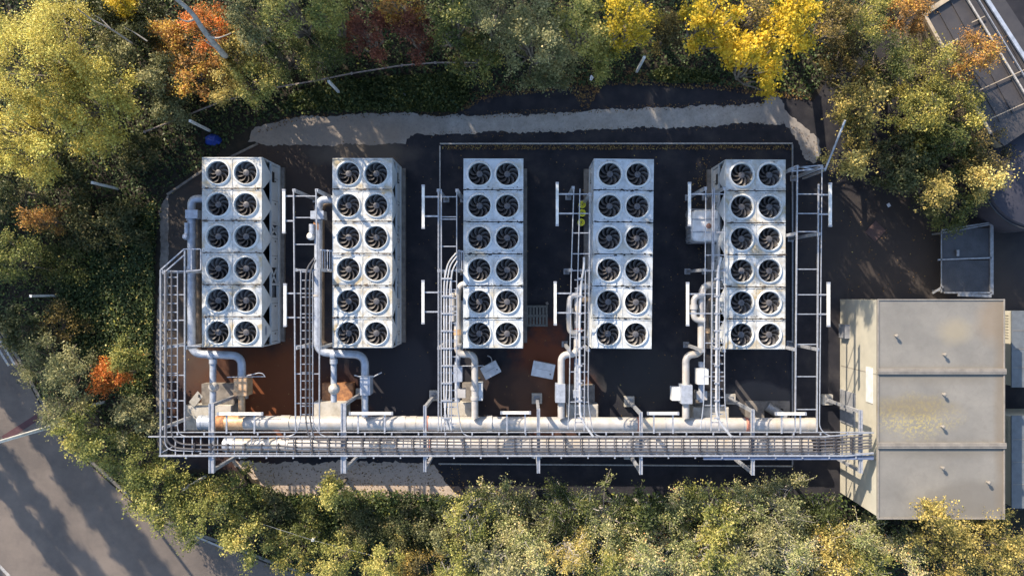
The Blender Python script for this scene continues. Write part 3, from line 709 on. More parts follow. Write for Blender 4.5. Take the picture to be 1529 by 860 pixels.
# chiller 2
T = pipe('chiller_pipe', 'pale pipe beside the second chiller with an S bend below it',
     [([(500, 298, Z1), (476, 298, Z1), (474, 526, Z1), (545, 530, Z1), (545, 566, Z1)], .155, .42, 'clad_blue'),
      ([(545, 588, Z1), (545, 622, Z1)], .13, 0, 'clad_blue'), ([(498.5, 534, Z1 - .05), (498.5, 600, Z1 - .05)], .12, 0, 'clad_blue')],
     [((494, 529, Z1), (501, 529.5, Z1), .18, 'clad_blue'), ((498.5, 536, Z1), (498.5, 543, Z1), .155, 'clad_blue'), ((474.5, 332, Z1), (474.5, 344, Z1), .165, 'rust'), ((474, 440, Z1), (474, 443, Z1), .165, 'clad')])
boxpart(T, 463.5, 315, 483, 327, 1.1, 1.62, 'clad_blue'); boxpart(T, 537.5, 563, 552.5, 590, 1.0, 1.6, 'clad_blue')
MB().lathe([(.001, .16), (.14, .12), (.22, .02), (.22, -.1), (.001, -.14)], 14, P(498.5, 581, 1.45)).build('valve', M['clad'], T)
MB().tube([P(466, 335, 1.5), P(466, 350, 1.5)], .12, 12).build('valve', M['clad_blue'], T)
MB().lathe([(.001, .16), (.09, .14), (.15, .05), (.15, -.1), (.001, -.14)], 14, P(464, 353, 1.5)).build('valve', M['white_plastic'], T)
b = MB(); b.tube([P(529, 560, 1.6), P(536, 562, 1.6), P(558, 562, 1.6), P(570, 556, 1.6)], .025, 6); b.build('bracket', M['galv'], T)
pipe('return_pipe', 'dull brown return pipe down the left side of the second chiller', [([(497, 303, .9), (481, 306, .9), (481, 514, .9), (500, 516, .9)], .10, .25, 'brass')], group='brown return pipes')
# chiller 3
T = pipe('chiller_pipe', 'mottled silver pipe leaving the middle chiller and bending down to the header',
     [([(700, 425, Z1), (688, 425, Z1), (683, 440, Z1), (683, 530, Z1), (709, 528, Z1), (709, 624, Z1)], .135, .36, 'clad'),
      ([(698, 450, 1.1), (690, 452, 1.1), (689, 520, 1.1), (683, 535, 1.1), (683, 600, 1.1)], .11, .25, 'clad_blue')],
     [((709, 577, Z1), (709, 582, Z1), .165, 'clad'), ((709, 592, Z1), (709, 597, Z1), .165, 'clad'), ((683, 492, Z1), (683, 500, Z1), .15, 'rust_light')])
boxpart(T, 677, 548, 690, 570, 1.1, 1.5, 'clad_blue'); boxpart(T, 681, 581, 695, 594, .9, 1.3, 'clad'); boxpart(T, 712, 572, 720.5, 598, .8, 1.3, 'box_white')
MB().tube([P(672, 442, 1.5), P(676, 440, 1.5), P(676, 480, 1.5)], .10, 10, .1).build('valve', M['clad'], T)
MB().tube([P(676, 546.5, 1.5), P(722, 546, 1.5)], .02, 6).build('bracket', M['galv'], T)
# chiller 4
T = pipe('chiller_pipe', 'mottled silver pipe leaving the fourth chiller and bending down over the rust stain',
     [([(884, 428, Z1), (866, 428, Z1), (862, 440, Z1), (862, 529, Z1), (838, 529, Z1), (838, 624, Z1)], .14, .4, 'clad'),
      ([(862, 535, 1.1), (862, 600, 1.1)], .13, 0, 'clad_blue'), ([(866, 440, 1.5), (851, 442, 1.5), (849, 470, 1.5), (851, 496, 1.5), (862, 498, 1.5)], .11, .25, 'clad'),
      ([(884, 447, 1.4), (866, 447, 1.4)], .11, 0, 'rust_light')],
     [((863, 490, Z1), (863, 496, Z1), .165, 'red_band'), ((851, 460, 1.5), (851, 466, 1.5), .14, 'clad')])
boxpart(T, 829.5, 573.5, 844, 601, 1.0, 1.6, 'clad_blue'); boxpart(T, 856, 583, 868, 594, .9, 1.3, 'clad_blue')
# chiller 5
T = pipe('chiller_pipe', 'looping silver pipes leaving the rightmost chiller and bending down to the header',
     [([(1080, 424, Z1), (1052, 426, Z1), (1047, 440, Z1), (1047, 528, Z1), (1024, 530, Z1), (1024, 624, Z1)], .14, .42, 'clad'),
      ([(1052, 441, 1.5), (1036, 443, 1.5), (1036, 477, 1.5), (1052, 479, 1.5)], .12, .28, 'clad'),
      ([(1084, 445, 1.2), (1058, 447, 1.2), (1054, 460, 1.2), (1054, 520, 1.2)], .11, .3, 'brass'), ([(1047, 540, 1.0), (1047, 600, 1.0)], .12, 0, 'clad_blue')],
     [((1036, 455, 1.5), (1036, 462, 1.5), .155, 'clad'), ((1054, 490, 1.2), (1054, 497, 1.2), .15, 'rust_light')])
boxpart(T, 1017.5, 575, 1034, 603, 1.0, 1.6, 'clad_blue'); boxpart(T, 1003.5, 578, 1017, 598, .9, 1.3, 'box_white'); boxpart(T, 1041.5, 551, 1058, 574, 1.0, 1.5, 'box_white'); boxpart(T, 1040, 584, 1056, 597, .7, 1.1, 'clad')
# buried pipe at the right
pipe('elbow_pipe', 'grey pipe disappearing into the ground behind the right end of the header', [([(1145, 606, .25), (1172, 624, .35)], .2, 0, 'galv_dark')], group='ground pipe')
# concrete blocks
def block(x0, y0, x1, y1, h, lab, m='concrete', rz=0, name='concrete_block', cat='concrete block'):
    c = (P(x0, y0, h) + P(x1, y1, h)) / 2; b = MB()
    w_, l_ = S(abs(x1 - x0), h), S(abs(y1 - y0), h)
    b.box((c.x, c.y, h / 2 + .006), (w_, l_, h), rz)
    # chamfer strip round the top
    b.box((c.x, c.y, h + .012), (w_ - .05, l_ - .05, .014), rz)
    return solo(name, b, M[m], lab, cat, 'concrete blocks below the chillers')
block(276, 605, 346, 642, .7, 'large pale concrete block at the left end of the header pipe')
block(301, 573, 350, 603, .45, 'low concrete block under the branch pipe of the leftmost chiller', 'plinth')
block(469, 600, 517, 622, .7, 'pale concrete block between header pipe and second chiller')
block(481, 572, 527, 599, .35, 'rust tinted low block below the second chiller', 'rust')
block(668, 601, 704, 622, .7, 'cream concrete block below the middle chiller')
block(690, 572, 712, 600, .4, 'low grey block behind the cream block below the middle chiller', 'plinth')
block(846, 604, 893, 625, .7, 'pale concrete block below the fourth chiller')
block(846, 575, 888, 602, .4, 'low grey block behind the pale one below the fourth chiller', 'plinth')
block(1035, 608, 1088, 627, .7, 'pale concrete block below the rightmost chiller')
block(1036, 586, 1075, 607, .4, 'low grey block behind the pale one below the rightmost chiller', 'plinth')
q = P(1155, 600)
T = thing('pipe_pit', 'low pale concrete surround of an open pit behind the right end of the header', 'pit', q)
b = MB(); 
for x0, y0, x1, y1 in ((1112, 598, 1140, 625), (1140, 598, 1178, 609), (1168, 609, 1178, 625)):
    a, c = P(x0, y0), P(x1, y1); b.box(((a.x + c.x) / 2, (a.y + c.y) / 2, .06), (c.x - a.x, a.y - c.y, .10))
b.build('surround', M['plinth'], T)
# open lid by left block
T = thing('open_lid', 'pale hinged lid standing open behind the large concrete block', 'lid', P(290, 600))
MB().beam(P(286, 604, .72), P(299, 588, 1.0), .3, .03).build('lid_plate', M['concrete'], T)
MB().box(P(297, 591, 1.0), (.05, .12, .04)).build('handle', M['black_pl'], T)

# small guard gratings
def grating(x0, y0, x1, y1, lab, n=6):
    T = thing('guard_grating', lab, 'guard', P((x0 + x1) / 2, (y0 + y1) / 2, 0), 'small guards beside the racks')
    z = 2.3
    for y in (y0, y1): MB().beam(P(x0, y, z), P(x1, y + 2, z), .05, .05).build('frame_rail', M['galv'], T)
    for k in range(n):
        x = x0 + (x1 - x0) * k / (n - 1); MB().beam(P(x, y0, z), P(x, y1, z), .03, .03).build('bar', M['galv'], T)
    MB().beam(P((x0 + x1) / 2, y1, .01), P((x0 + x1) / 2, y1, z), .06, .06).build('post', M['galv'], T)
grating(478, 373, 496, 402, 'small barred guard in front of the second chiller')
grating(684, 374, 692, 402, 'small barred guard in front of the middle chiller', 4)

# ------------------------------------------------------------------ small objects
# caged tank
T = thing('caged_tank', 'milky white plastic tank in a wire cage beside the rightmost chiller', 'tank', P(1052, 339, 0))
tz = 1.05; c = (P(1033, 313, tz) + P(1080, 361, tz)) / 2; c.z = 0; wx, wy = S(47, tz), S(48, tz)
b = MB(); pr = []
for i in range(24):
    t_ = 2 * math.pi * i / 24; cx_, sy_ = math.cos(t_), math.sin(t_); e = .32
    pr.append((math.copysign(abs(cx_) ** e, cx_), math.copysign(abs(sy_) ** e, sy_)))
rings = [(.16, .96), (.2, 1), (.95, 1), (1.02, .95), (1.06, .85)]
o = 0; vs = []; fs = []
for z, k in rings: vs += [(c.x + x * wx / 2 * k, c.y + y * wy / 2 * k, z) for x, y in pr]
for i in range(len(rings) - 1): fs += [(i * 24 + k, i * 24 + (k + 1) % 24, (i + 1) * 24 + (k + 1) % 24, (i + 1) * 24 + k) for k in range(24)]
fs.append(tuple(range(4 * 24, 5 * 24))); b.add(vs, fs); b.smooth = True; b.build('bottle', M['white_plastic'], T)
MB().lathe([(.001, .06), (.06, .06), (.095, .04), (.11, 0)], 18, (c.x + .05, c.y - .02, 1.06)).build('cap', M['copper'], T)
b = MB(); hx, hy = wx / 2 + .03, wy / 2 + .03
for z in (.2, .38, .56, .74, .92):
    for a, d in (((-hx, -hy), (hx, -hy)), ((hx, -hy), (hx, hy)), ((hx, hy), (-hx, hy)), ((-hx, hy), (-hx, -hy))):
        b.beam((c.x + a[0], c.y + a[1], z), (c.x + d[0], c.y + d[1], z), .022, .022)
for k in range(8):
    t_ = -1 + 2 * k / 7
    for s in (-1, 1):
        b.beam((c.x + s * hx, c.y + t_ * hy, .12), (c.x + s * hx, c.y + t_ * hy, .94), .022, .022); b.beam((c.x + t_ * hx, c.y + s * hy, .12), (c.x + t_ * hx, c.y + s * hy, .94), .022, .022)
b.build('cage', M['galv_dark'], T)
b = MB()
for y in (-.25, .25): b.beam((c.x - hx, c.y + y, 1.085), (c.x + hx, c.y + y, 1.085), .035, .03)
b.build('top_bar', M['galv'], T)
b = MB()
for y in (-.5, 0, .5): b.box((c.x, c.y + y, .06), (wx + .06, .12, .1))
b.build('pallet_base', M['galv_dark'], T)
# yellow reels
for i, (x, y, lab) in enumerate(((869.5, 305.5, 'yellow topped bottle beside the fourth chiller, uppermost of three'), (869.5, 318, 'yellow topped bottle beside the fourth chiller, middle one of three'), (868, 332, 'yellow topped bottle beside the fourth chiller, lowest of three'))):
    q = P(x, y, .75); q.z = 0; T = thing('gas_bottle', lab, 'gas bottle', q, 'three yellow topped bottles')
    MB().lathe([(.001, 0.006), (.13, .006), (.13, .6), (.09, .68), (.06, .7)], 18, q).build('bottle_body', M['galv_dark'], T)
    MB().lathe([(.145, .66), (.15, .70), (.145, .745), (.10, .745), (.095, .70), (.10, .66)], 22, q).build('collar_ring', M['yellow'], T)
    MB().lathe([(.095, .69), (.07, .71), (.045, .71), (.001, .70)], 16, q).build('shoulder', M['yellow'], T)
    MB().cyl(q + Vector((0, 0, .70)), .03, .08, 10).build('valve', M['brass'], T)
# pallet
T = thing('wooden_pallet', 'grey weathered wooden pallet on the dark ground right of the middle chiller', 'pallet', P(800, 471, 0), None, 0)
a, c = P(785.5, 456, .14), P(818, 487.5, .14); W_, H_ = c.x - a.x, a.y - c.y; cx, cy = (a.x + c.x) / 2, (a.y + c.y) / 2
for k in range(7):
    x = a.x + .05 + (W_ - .1) * k / 6; MB().box((x, cy, .135), (.085, H_, .022)).build('slat', M['wood'], T)
for y in (-.45, 0, .45): MB().box((cx, cy + y * H_, .075), (W_, .09, .09)).build('bearer', M['wood'], T)
MB().box(P(817, 453, .2), (.1, .12, .1), .5).build('block', M['plinth'], T)
def casing(cx, cy, wpx, hpx, ang, lab, hose=None):
    q = P(cx, cy, .45); q.z = 0; T = thing('plastic_casing', lab, 'casing', q, 'white casings lying on the ground', ang)
    w_, h_ = S(wpx, .45), S(hpx, .45)
    def pt(n, mb, m): return inst(mb.mesh(n, m), n, T)
    pt('body', MB().box((0, 0, .22), (w_, h_, .42)), M['box_white']); pt('lid', MB().box((0, 0, .445), (w_ + .03, h_ + .03, .03)), M['box_white'])
    pt('seam_line', MB().box((-.02, .02, .463), (w_ * .7, .012, .006)), M['grey_box']); pt('latch', MB().box((w_ * .36, -h_ * .2, .465), (.05, .05, .01)), M['black_pl'])
    if hose: solo('hose', MB().tube([P(*p) for p in hose], .025, 6, .15), M['cable_light'], 'short pale hose curling up from the ' + lab.split(' lying')[0], 'hose')
casing(732.5, 552.5, 25, 18, R_(28), 'small tilted white box lying below the middle chiller', [(728, 531, .2), (733, 533, .3), (735, 540, .4), (732, 545, .4)])
casing(811, 552.5, 32, 21, R_(-11), 'larger white box lying on the rust stained ground')
solo('manhole_cover', MB().box(P(1307, 345.5, .02), (S(23), S(21), .03), R_(47)), M['manhole'], 'rusty square plate lying diamond-wise on the asphalt at the right', 'cover')
solo('litter', MB().box(P(1327, 306.5, .02), (.13, .15, .02), .5), M['paper'], 'small white square litter on the asphalt above the rusty plate', 'litter')
solo('paper_sheet', MB().add([P(1479, 291, .3), P(1487, 289, .3), P(1496, 302, .3), P(1488, 304, .3)], [(3, 2, 1, 0)]), M['paper'], 'white sheet of paper beside the dark round tank', 'paper')
solo('litter', MB().box(P(603, 139, .1), (.12, .28, .06), .2), M['paper'], 'pale blue and white litter in the shaded grass above the path', 'litter')
solo('litter', MB().box(P(883, 117, .1), (.14, .2, .06), -.5), M['paper'], 'small white litter under the sage bush at the top', 'litter')
b = MB(); rnd = random.Random(2); n = 14; vs = [tuple(P(320, 210, .28))]
for j in range(2):
    for k in range(n):
        a_ = 2 * math.pi * k / n; r = (.16, .33)[j] * rnd.uniform(.75, 1.2); q = P(320, 210, 0)
        vs.append((q.x + r * 1.1 * math.cos(a_), q.y + r * .7 * math.sin(a_), (.25, .03)[j] + rnd.uniform(-.03, .05)))
fs = [(0, 1 + k, 1 + (k + 1) % n) for k in range(n)] + [(1 + k, 1 + n + k, 1 + n + (k + 1) % n, 1 + (k + 1) % n) for k in range(n)]
solo('blue_sheet', b.add(vs, fs), M['blue_bag'], 'crumpled blue plastic sheet in the undergrowth at the upper left', 'plastic sheet')

# fence posts round the planting
for (x0, y0, x1, y1, lab) in ((46, 442, 88, 443, 'galvanised fence post leaning out in the ivy at the far left'), (138, 273, 176, 283, 'galvanised fence post in the dark shrubs at the upper left'),
                              (284, 181, 314, 196, 'galvanised fence post beside the blue plastic sheet'), (491, 122, 508, 139, 'galvanised fence post in the shade above the concrete path'),
                              (962, 86, 951, 108, 'galvanised fence post between the two yellow trees at the top'), (115, 611, 155, 599, 'galvanised fence post under the red leaved shrub'),
                              (275, 730, 307, 711, 'galvanised fence post in the shrubs below the ladder corner'), (467, 806, 484, 784, 'galvanised fence post in the grass near the bottom')):
    k = 1 - (math.hypot(x1 - NX, y1 - NY) / math.hypot(x0 - NX, y0 - NY)); h = max(1.5, min(2.4, CAMZ * k))
    q = P(x0, y0, h); T = thing('fence_post', lab, 'fence post', (q.x, q.y, 0), 'galvanised fence posts round the compound')
    MB().beam((q.x, q.y, 0), q, .09, .09).build('post', M['strip'], T); MB().box(q + Vector((0, 0, .01)), (.10, .10, .02)).build('cap', M['strip'], T)
    if (x0, y0) in ((275, 730),):
        pass
b = MB()
for k in range(4):
    b.tube([P(250, 705 + k * 4, 1.7 - k * .4), P(275, 730, 1.8 - k * .4), P(370, 775, 1.8 - k * .4), P(467, 806, 1.8 - k * .4), P(560, 830, 1.7 - k * .4)], .006, 4)
solo('fence_wire', b, M['galv'], 'thin wires strung between the posts in the lower left shrubs', 'wire')
# lamp column over the road
T = thing('lamp_column', 'tall white lamp column rising over the road at the left edge', 'lamp column', Vector((P(112, 626, 0).x, P(112, 626, 0).y, 0)))
q0 = P(112, 626, 0); q1 = Vector((q0.x, q0.y, 5.6)); MB().tube([q0, q1], .075, 12, taper=.7).build('column', M['strip'], T)
MB().tube([q1, q1 + Vector((-1.2, -.3, .25))], .05, 8).build('arm', M['galv'], T); MB().box(q1 + Vector((-1.5, -.38, .28)), (.6, .25, .1), .25).build('lamp_head', M['galv_dark'], T)
# low rail fence at the top left
T = thing('rail_fence', 'old wooden rail fence running along the top of the shaded grass bank', 'fence', P(430, 130, 0))
fp = [(216, 197), (270, 176), (330, 152), (400, 133), (470, 121), (525, 110), (600, 98), (650, 94), (735, 94)]
for i in range(len(fp) - 1):
    for z, dy in ((.95, 0), (.6, 1.5), (.25, 0)): MB().beam(P(*fp[i], z), P(*fp[i + 1], z), .04, .07).build('rail', M['fence_wood'], T)
    MB().beam(P(*fp[i], 0), P(*fp[i], 1.05), .1, .1).build('post', M['fence_wood'], T)
# blue-grey pole at the right top
T = thing('scaffold_pole', 'bright blue grey pole slanting up from the ladder rack into the tree', 'pole', P(1232, 250, 0))
q = P(1232, 254, 2.2); r_ = P(1262, 180, 3.6); MB().tube([q, r_], .04, 10).build('tube', M['clad_blue'], T); MB().beam((q.x, q.y, 0), q, .08, .08).build('post', M['galv'], T)

# ------------------------------------------------------------------ flat roofed building
BZ = 3.3
T = thing('plant_building', 'flat roofed cream building with grey roof panels at the right end of the ladder', 'building', P(1390, 590, 0))
x0, y0 = P(1310, 447, BZ)[:2]; x1, y1 = P(1499, 774, BZ)[:2]
b = MB(); b.box(((x0 + x1) / 2, (y0 + y1) / 2, BZ / 2 - .02), (x1 - x0 - .10, y0 - y1 - .10, BZ - .06)); b.build('wall', M['cream'], T)
ys = [447, 554, 666, 774]
for i in range(3):
    ya, yb = P(0, ys[i], BZ).y, P(0, ys[i + 1], BZ).y
    MB().box(((x0 + x1) / 2, (ya + yb) / 2, BZ - .03), (x1 - x0, ya - yb - .02, .10)).build('roof_panel', M['roof'], T)
for y in (554, 664.5):
    q = P(0, y, BZ).y
    MB().box(((x0 + x1) / 2 + .01, q, BZ + .05), (x1 - x0 + .06, .20, .09)).build('roof_joint', M['roof_trim'], T)
    MB().box(((x0 + x1) / 2 + .01, q, BZ + .10), (x1 - x0 + .05, .06, .02)).build('roof_joint_cap', M['roof_trim'], T)
b = MB()
b.box((x0 + .015, (y0 + y1) / 2, BZ + .035), (.05, y0 - y1 + .03, .03)); b.box((x1 - .015, (y0 + y1) / 2, BZ + .035), (.05, y0 - y1 + .03, .03))
b.box(((x0 + x1) / 2, y0 - .015, BZ + .035), (x1 - x0 - .08, .05, .03)); b.box(((x0 + x1) / 2, y1 + .015, BZ + .035), (x1 - x0 - .08, .05, .03))
b.build('roof_edge', M['roof_trim'], T)
for px, py in ((1336, 501), (1408, 529), (1407, 588), (1405, 636), (1405, 697), (1473, 719)):
    q = P(px, py, BZ)
    b = MB(); b.tube([q, q + Vector((0, 0, .16))], .035, 10); b.lathe([(.001, .22), (.055, .20), (.065, .15), (.001, .14)], 14, q); b.build('vent_pipe', M['roof_trim'], T)
# wall details on the left face
def wallp(y0p, y1p, z0, z1, m, name, d=.03):
    a, c = P(0, y0p, 0), P(0, y1p, 0); xx = x0 + .05 - d / 2
    MB().box((xx, (a.y + c.y) / 2, (z0 + z1) / 2), (d, abs(a.y - c.y), z1 - z0)).build(name, M[m], T)
wallp(538, 586, 2.35, 2.85, 'cream_panel', 'wall_sign'); wallp(483, 503, 0.3, .9, 'grey_box', 'meter_box', .18)
wallp(580, 628, 0.1, 1.4, 'grey_box', 'door', .05)
for yp in (545, 660): wallp(yp, yp + .6, .1, 3.1, 'roof_trim', 'wall_seam', .012)
# side unit boxes at right edge
for ya, yb, lab, lz in ((466, 576, 'upper grey green unit at the right edge behind the flat roofed building', 1.9), (622, 756, 'lower grey green unit at the right edge behind the flat roofed building', 1.9)):
    U = thing('side_unit', lab, 'unit', P(1510, (ya + yb) / 2, 0), 'units behind the flat roofed building')
    xa = P(1511, 0, lz).x; xb = xa + 2.4; A, B_ = P(0, ya, lz).y, P(0, yb, lz).y
    MB().box(((xa + xb) / 2, (A + B_) / 2, lz / 2), (xb - xa, A - B_, lz)).build('body', M['cream'], U)
    MB().box(((xa + xb) / 2, (A + B_) / 2, lz + .03), (xb - xa + .1, A - B_ + .1, .06)).build('lid', M['unit_lid_shade'], U)
    for k in range(9): MB().box((xa - .012, A - .12 - k * .11, lz * .55), (.03, .03, lz * .7)).build('louvre_slat', M['cream'], U)
    for k in range(3): MB().box(((xa + xb) / 2, A + (B_ - A) * (k + 1) / 4, lz + .066), (xb - xa, .02, .015)).build('lid_seam', M['roof_trim'], U)

# slatted metal leaves at the right
T = thing('metal_platform', 'two grey slatted metal panels in a pale frame above the flat roofed building', 'platform', P(1443, 385, 0))
z = .75
for (x0_, y0_, x1_, y1_) in ((1406, 341, 1482, 386), (1406, 389, 1482, 437)):
    a, c = P(x0_, y0_, z), P(x1_, y1_, z); n = 22
    for k in range(n):
        y = a.y + (c.y - a.y) * (k + .5) / n; MB().box(((a.x + c.x) / 2, y, z), (c.x - a.x - .08, .055, .03)).build('slat', M['platform'], T)
    MB().box(((a.x + c.x) / 2, (a.y + c.y) / 2, z - .05), (c.x - a.x - .1, a.y - c.y - .1, .02)).build('tray', M['black_pl'], T)
for (xa, ya, xb, yb, wd) in ((1480.5, 326, 1480.5, 440, .13), (1406, 344, 1482, 332, .06), (1406, 348, 1478, 335.5, .05), (1400, 388, 1480, 385, .06), (1410, 437, 1480, 437, .06), (1405.5, 345, 1405.5, 437, .04), (1430, 440, 1480, 442, .12), (1392, 438, 1408, 428, .07)):
    MB().beam(P(xa, ya, z + .05), P(xb, yb, z + .05), wd, .06).build('frame_bar', M['galv_dark'], T)
for x, y in ((1408, 348), (1480, 330), (1408, 434), (1480, 436)): MB().beam(P(x, y, z) * 1 - Vector((0, 0, z)), P(x, y, z), .07, .07).build('leg', M['galv_dark'], T)
MB().box(P(1430, 378, z + .09), (.10, .25, .06)).build('latch', M['galv_dark'], T)
T = thing('round_tank', 'large dark blue round topped tank cut off by the right edge', 'tank', P(1556, 262, 0))
q = P(1556, 258, 2.2); q.z = 0
MB().lathe([(2.15, 0), (2.15, 1.9), (2.05, 2.05), (1.5, 2.2), (.4, 2.3), (.001, 2.3)], 40, q).build('shell', M['navy'], T)
MB().lathe([(2.17, 1.88), (2.2, 1.9), (2.2, 1.96), (2.15, 1.97)], 40, q).build('rim', M['black_pl'], T)
MB().box(P(1513, 338, .3), (2.0, .25, .25), -.1).build('skirting', M['galv_dark'], T)

# dark building at the top right corner, slanted
T = thing('dark_shed', 'dark sheet roofed shed with a beige edge slanting across the top right corner', 'shed', P(1470, 60, 0))
DZ = 2.6
roof = [(1378, 22), (1418, -4), (1475, -40), (1560, 90), (1600, 150), (1500, 218), (1478, 200)]
pts = [(P(x, y, DZ).x, P(x, y, DZ).y) for x, y in roof]
MB().prism(pts, 0, DZ - .1).build('wall', M['beige'], T); MB().prism(pts, DZ - .098, DZ).build('roof_slab', M['dark_roof'], T)
MB().beam(P(1378, 22, DZ + .05), P(1475, -40, DZ + .05), .18, .14).build('edge_trim', M['beige'], T)
MB().beam(P(1379, 22, DZ + .05), P(1478, 200, DZ + .05), .12, .14).build('edge_trim', M['beige'], T)
d = (P(1478, 200, DZ) - P(1379, 22, DZ)); e_ = (P(1475, -40, DZ) - P(1378, 22, DZ))
n = 5
for k in range(1, n):
    s_ = P(1378, 22, DZ + .03) + e_ * (k / n) * 1.0; MB().beam(s_ + d * .03, s_ + d * .97, .03, .02).build('roof_rib', M['dark_roof'], T)
for px0, py0, px1, py1, wd, mm in ((1440, -8, 1535, 148, .06, 'paint_line'), (1455, -10, 1545, 140, .03, 'galv'), (1466, -12, 1545, 110, .14, 'clad_blue')):
    MB().beam(P(px0, py0, DZ + .12), P(px1, py1, DZ + .12), wd, .06).build('gutter', M[mm], T)
for px0, py0, px1, py1 in ((1451, 34, 1470, 25), (1462, 135, 1535, 102), (1478, 178, 1540, 150), (1410, 70, 1430, 58)):
    MB().beam(P(px0, py0, DZ + .1), P(px1, py1, DZ + .1), .03, .04).build('strap', M['beige'], T)
b = MB(); 
for (xa, ya, xb, yb) in ((1430, 198, 1540, 158), (1470, 212, 1540, 200)): b.beam(P(xa, ya, 1.6), P(xb, yb, 1.6), .22, .2)
solo('dark_beam', b, M['black_pl'], 'pair of dark beams at the right edge between the tree and the shed', 'beam')

# ------------------------------------------------------------------ vegetation
def leaf_mesh(name, pos, nrm, ax, ln, wd, tone, m):
    n = len(pos); ax = ax - nrm * (ax * nrm).sum(1, keepdims=True); ax /= np.linalg.norm(ax, axis=1, keepdims=True) + 1e-9
    bx = np.cross(nrm, ax); V = np.empty((n, 4, 3), np.float32)
    l = ln[:, None] / 2; w_ = wd[:, None] / 2
    V[:, 0] = pos - ax * l; V[:, 1] = pos + bx * w_ + nrm * w_ * .3; V[:, 2] = pos + ax * l; V[:, 3] = pos - bx * w_ + nrm * w_ * .3
    me = bpy.data.meshes.new(name); me.vertices.add(n * 4); me.vertices.foreach_set('co', V.ravel())
    me.loops.add(n * 4); me.loops.foreach_set('vertex_index', np.arange(n * 4, dtype=np.int32))
    me.polygons.add(n); me.polygons.foreach_set('loop_start', np.arange(0, n * 4, 4, dtype=np.int32)); me.polygons.foreach_set('loop_total', np.full(n, 4, np.int32))
    a = me.attributes.new('tone', 'FLOAT', 'FACE'); a.data.foreach_set('value', np.clip(tone, 0, 1).astype(np.float32))
    me.materials.append(m); me.update(); return me
def unit(v): return v / (np.linalg.norm(v, axis=1, keepdims=True) + 1e-9)
LEAVES = [0]
def tree(px, py, rpx, H, kind, label, name='shrub', cat='shrub', dens=1.0, ls=.075, z0=.25, seed=None, flat=1.0, spiky=0.0, group=None, tone=0.0, bark='bark', ax=1.0, base=None, col=False):
    """crown centred over photo point at its top height; real size from there"""
    seed = int(px * 7 + py * 13) if seed is None else seed
    rng = np.random.default_rng(seed & 0xffffff)
    zc = H * .8; c = P(px, py, zc); Rm = S(rpx, zc)
    if H > 3 and not name.startswith('tall'):
        g0 = P(px, py, 0); base = True; bb = c.lerp(g0, .8); off = Vector((c.x - bb.x, c.y - bb.y))
    elif base: bb = P(*base); off = Vector((c.x - bb.x, c.y - bb.y))
    else: bb = Vector((c.x, c.y, 0)); off = Vector((0, 0))
    T = thing(name, label, cat, (bb.x, bb.y, 0), group)
    ls = ls * rng.uniform(.85, 1.2) * {'dark': 1.1, 'yellow': 1.05, 'hedge': .9, 'olive': .92}.get(kind, 1.0)
    K = int(max(18, Rm * Rm * 19))
    if col: K = int(K * (1 + H / Rm * .45)); 
    az = rng.uniform(0, 2 * math.pi, K); p1, p2 = rng.uniform(0, 6, 2)
    lobe = 1 + .16 * np.sin(3 * az + p1) + .12 * np.sin(5 * az + p2) + rng.uniform(-.1, .14, K)
    rr_ = np.sqrt(rng.uniform(.0, 1, K)) * Rm * lobe * .88; t_ = np.clip(rr_ / Rm, 0, 1.2)
    dome = np.sqrt(np.clip(1 - (t_ * .88) ** 2, .12, 1)) 
    lay = np.where(rng.uniform(0, 1, K) < .7, rng.uniform(.76, 1.06, K), rng.uniform(.35, .8, K))
    if col: lay = rng.uniform(.08, 1.0, K); dome = np.ones(K)
    hump = 1 + .10 * np.sin(rr_ * 2.1 + az * 2 + p1)
    zz = z0 + (H - z0) * dome * lay * hump * flat
    cc = np.stack([off.x + rr_ * np.cos(az) * ax, off.y + rr_ * np.sin(az), zz], 1)
    sh_ = np.clip(1 - cc[:, 2] / (H * .8), 0, 1)[:, None] * np.array([[off.x, off.y, 0.0]]); cc = cc - sh_
    hub = np.array([off.x * .8, off.y * .8, z0 + (H - z0) * .35]); inner = hub + (cc - hub) * .62; inner[:, 2] -= .1
    T_ = 11; n = K * T_
    out = unit(cc - hub); ctone = rng.uniform(-.24, .20, K)
    d = unit(np.repeat(out, T_, 0) * .9 + rng.normal(0, 1.0, (n, 3)) + np.array([0, 0, .35]))
    tl = rng.uniform(.30, .85, n) * (.75 + .16 * Rm) * (1 + spiky) * (.4 if col else 1)
    b0 = np.repeat(cc, T_, 0) - d * tl[:, None] * .35
    per = max(4, int(dens * 25)); LN = n * per
    s_ = rng.uniform(.1, 1, LN) ** .8
    dd = np.repeat(d, per, 0)
    pos = np.repeat(b0, per, 0) + dd * (s_ * np.repeat(tl, per))[:, None] + rng.normal(0, .055 * (1 - .5 * spiky) + .02, (LN, 3)) * (1 + .3 * Rm)
    ok = pos[:, 2] > .03; 
    nr = unit(rng.normal(0, .75, (LN, 3)) + np.array([-.05, .1, .62])); axv = unit(dd + rng.normal(0, .7, (LN, 3)))
    ln = ls * rng.uniform(.55, 1.35, LN); wdt = ln * rng.uniform(.45, .8, LN)
    tn = .45 + tone + np.repeat(ctone, T_ * per) + rng.normal(0, .125, LN) + (s_ - .55) * .34  # tip colour, plus inner shade and tip highlights put into the leaf tone
    pos, nr, axv, ln, wdt, tn = [q[ok] for q in (pos, nr, axv, ln, wdt, tn)]
    LEAVES[0] += len(pos)
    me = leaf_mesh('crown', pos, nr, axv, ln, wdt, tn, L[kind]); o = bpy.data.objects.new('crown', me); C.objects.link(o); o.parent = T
    # trunk, limbs and twigs
    b = MB(); tr = .03 + .02 * H; hubv = Vector(hub)
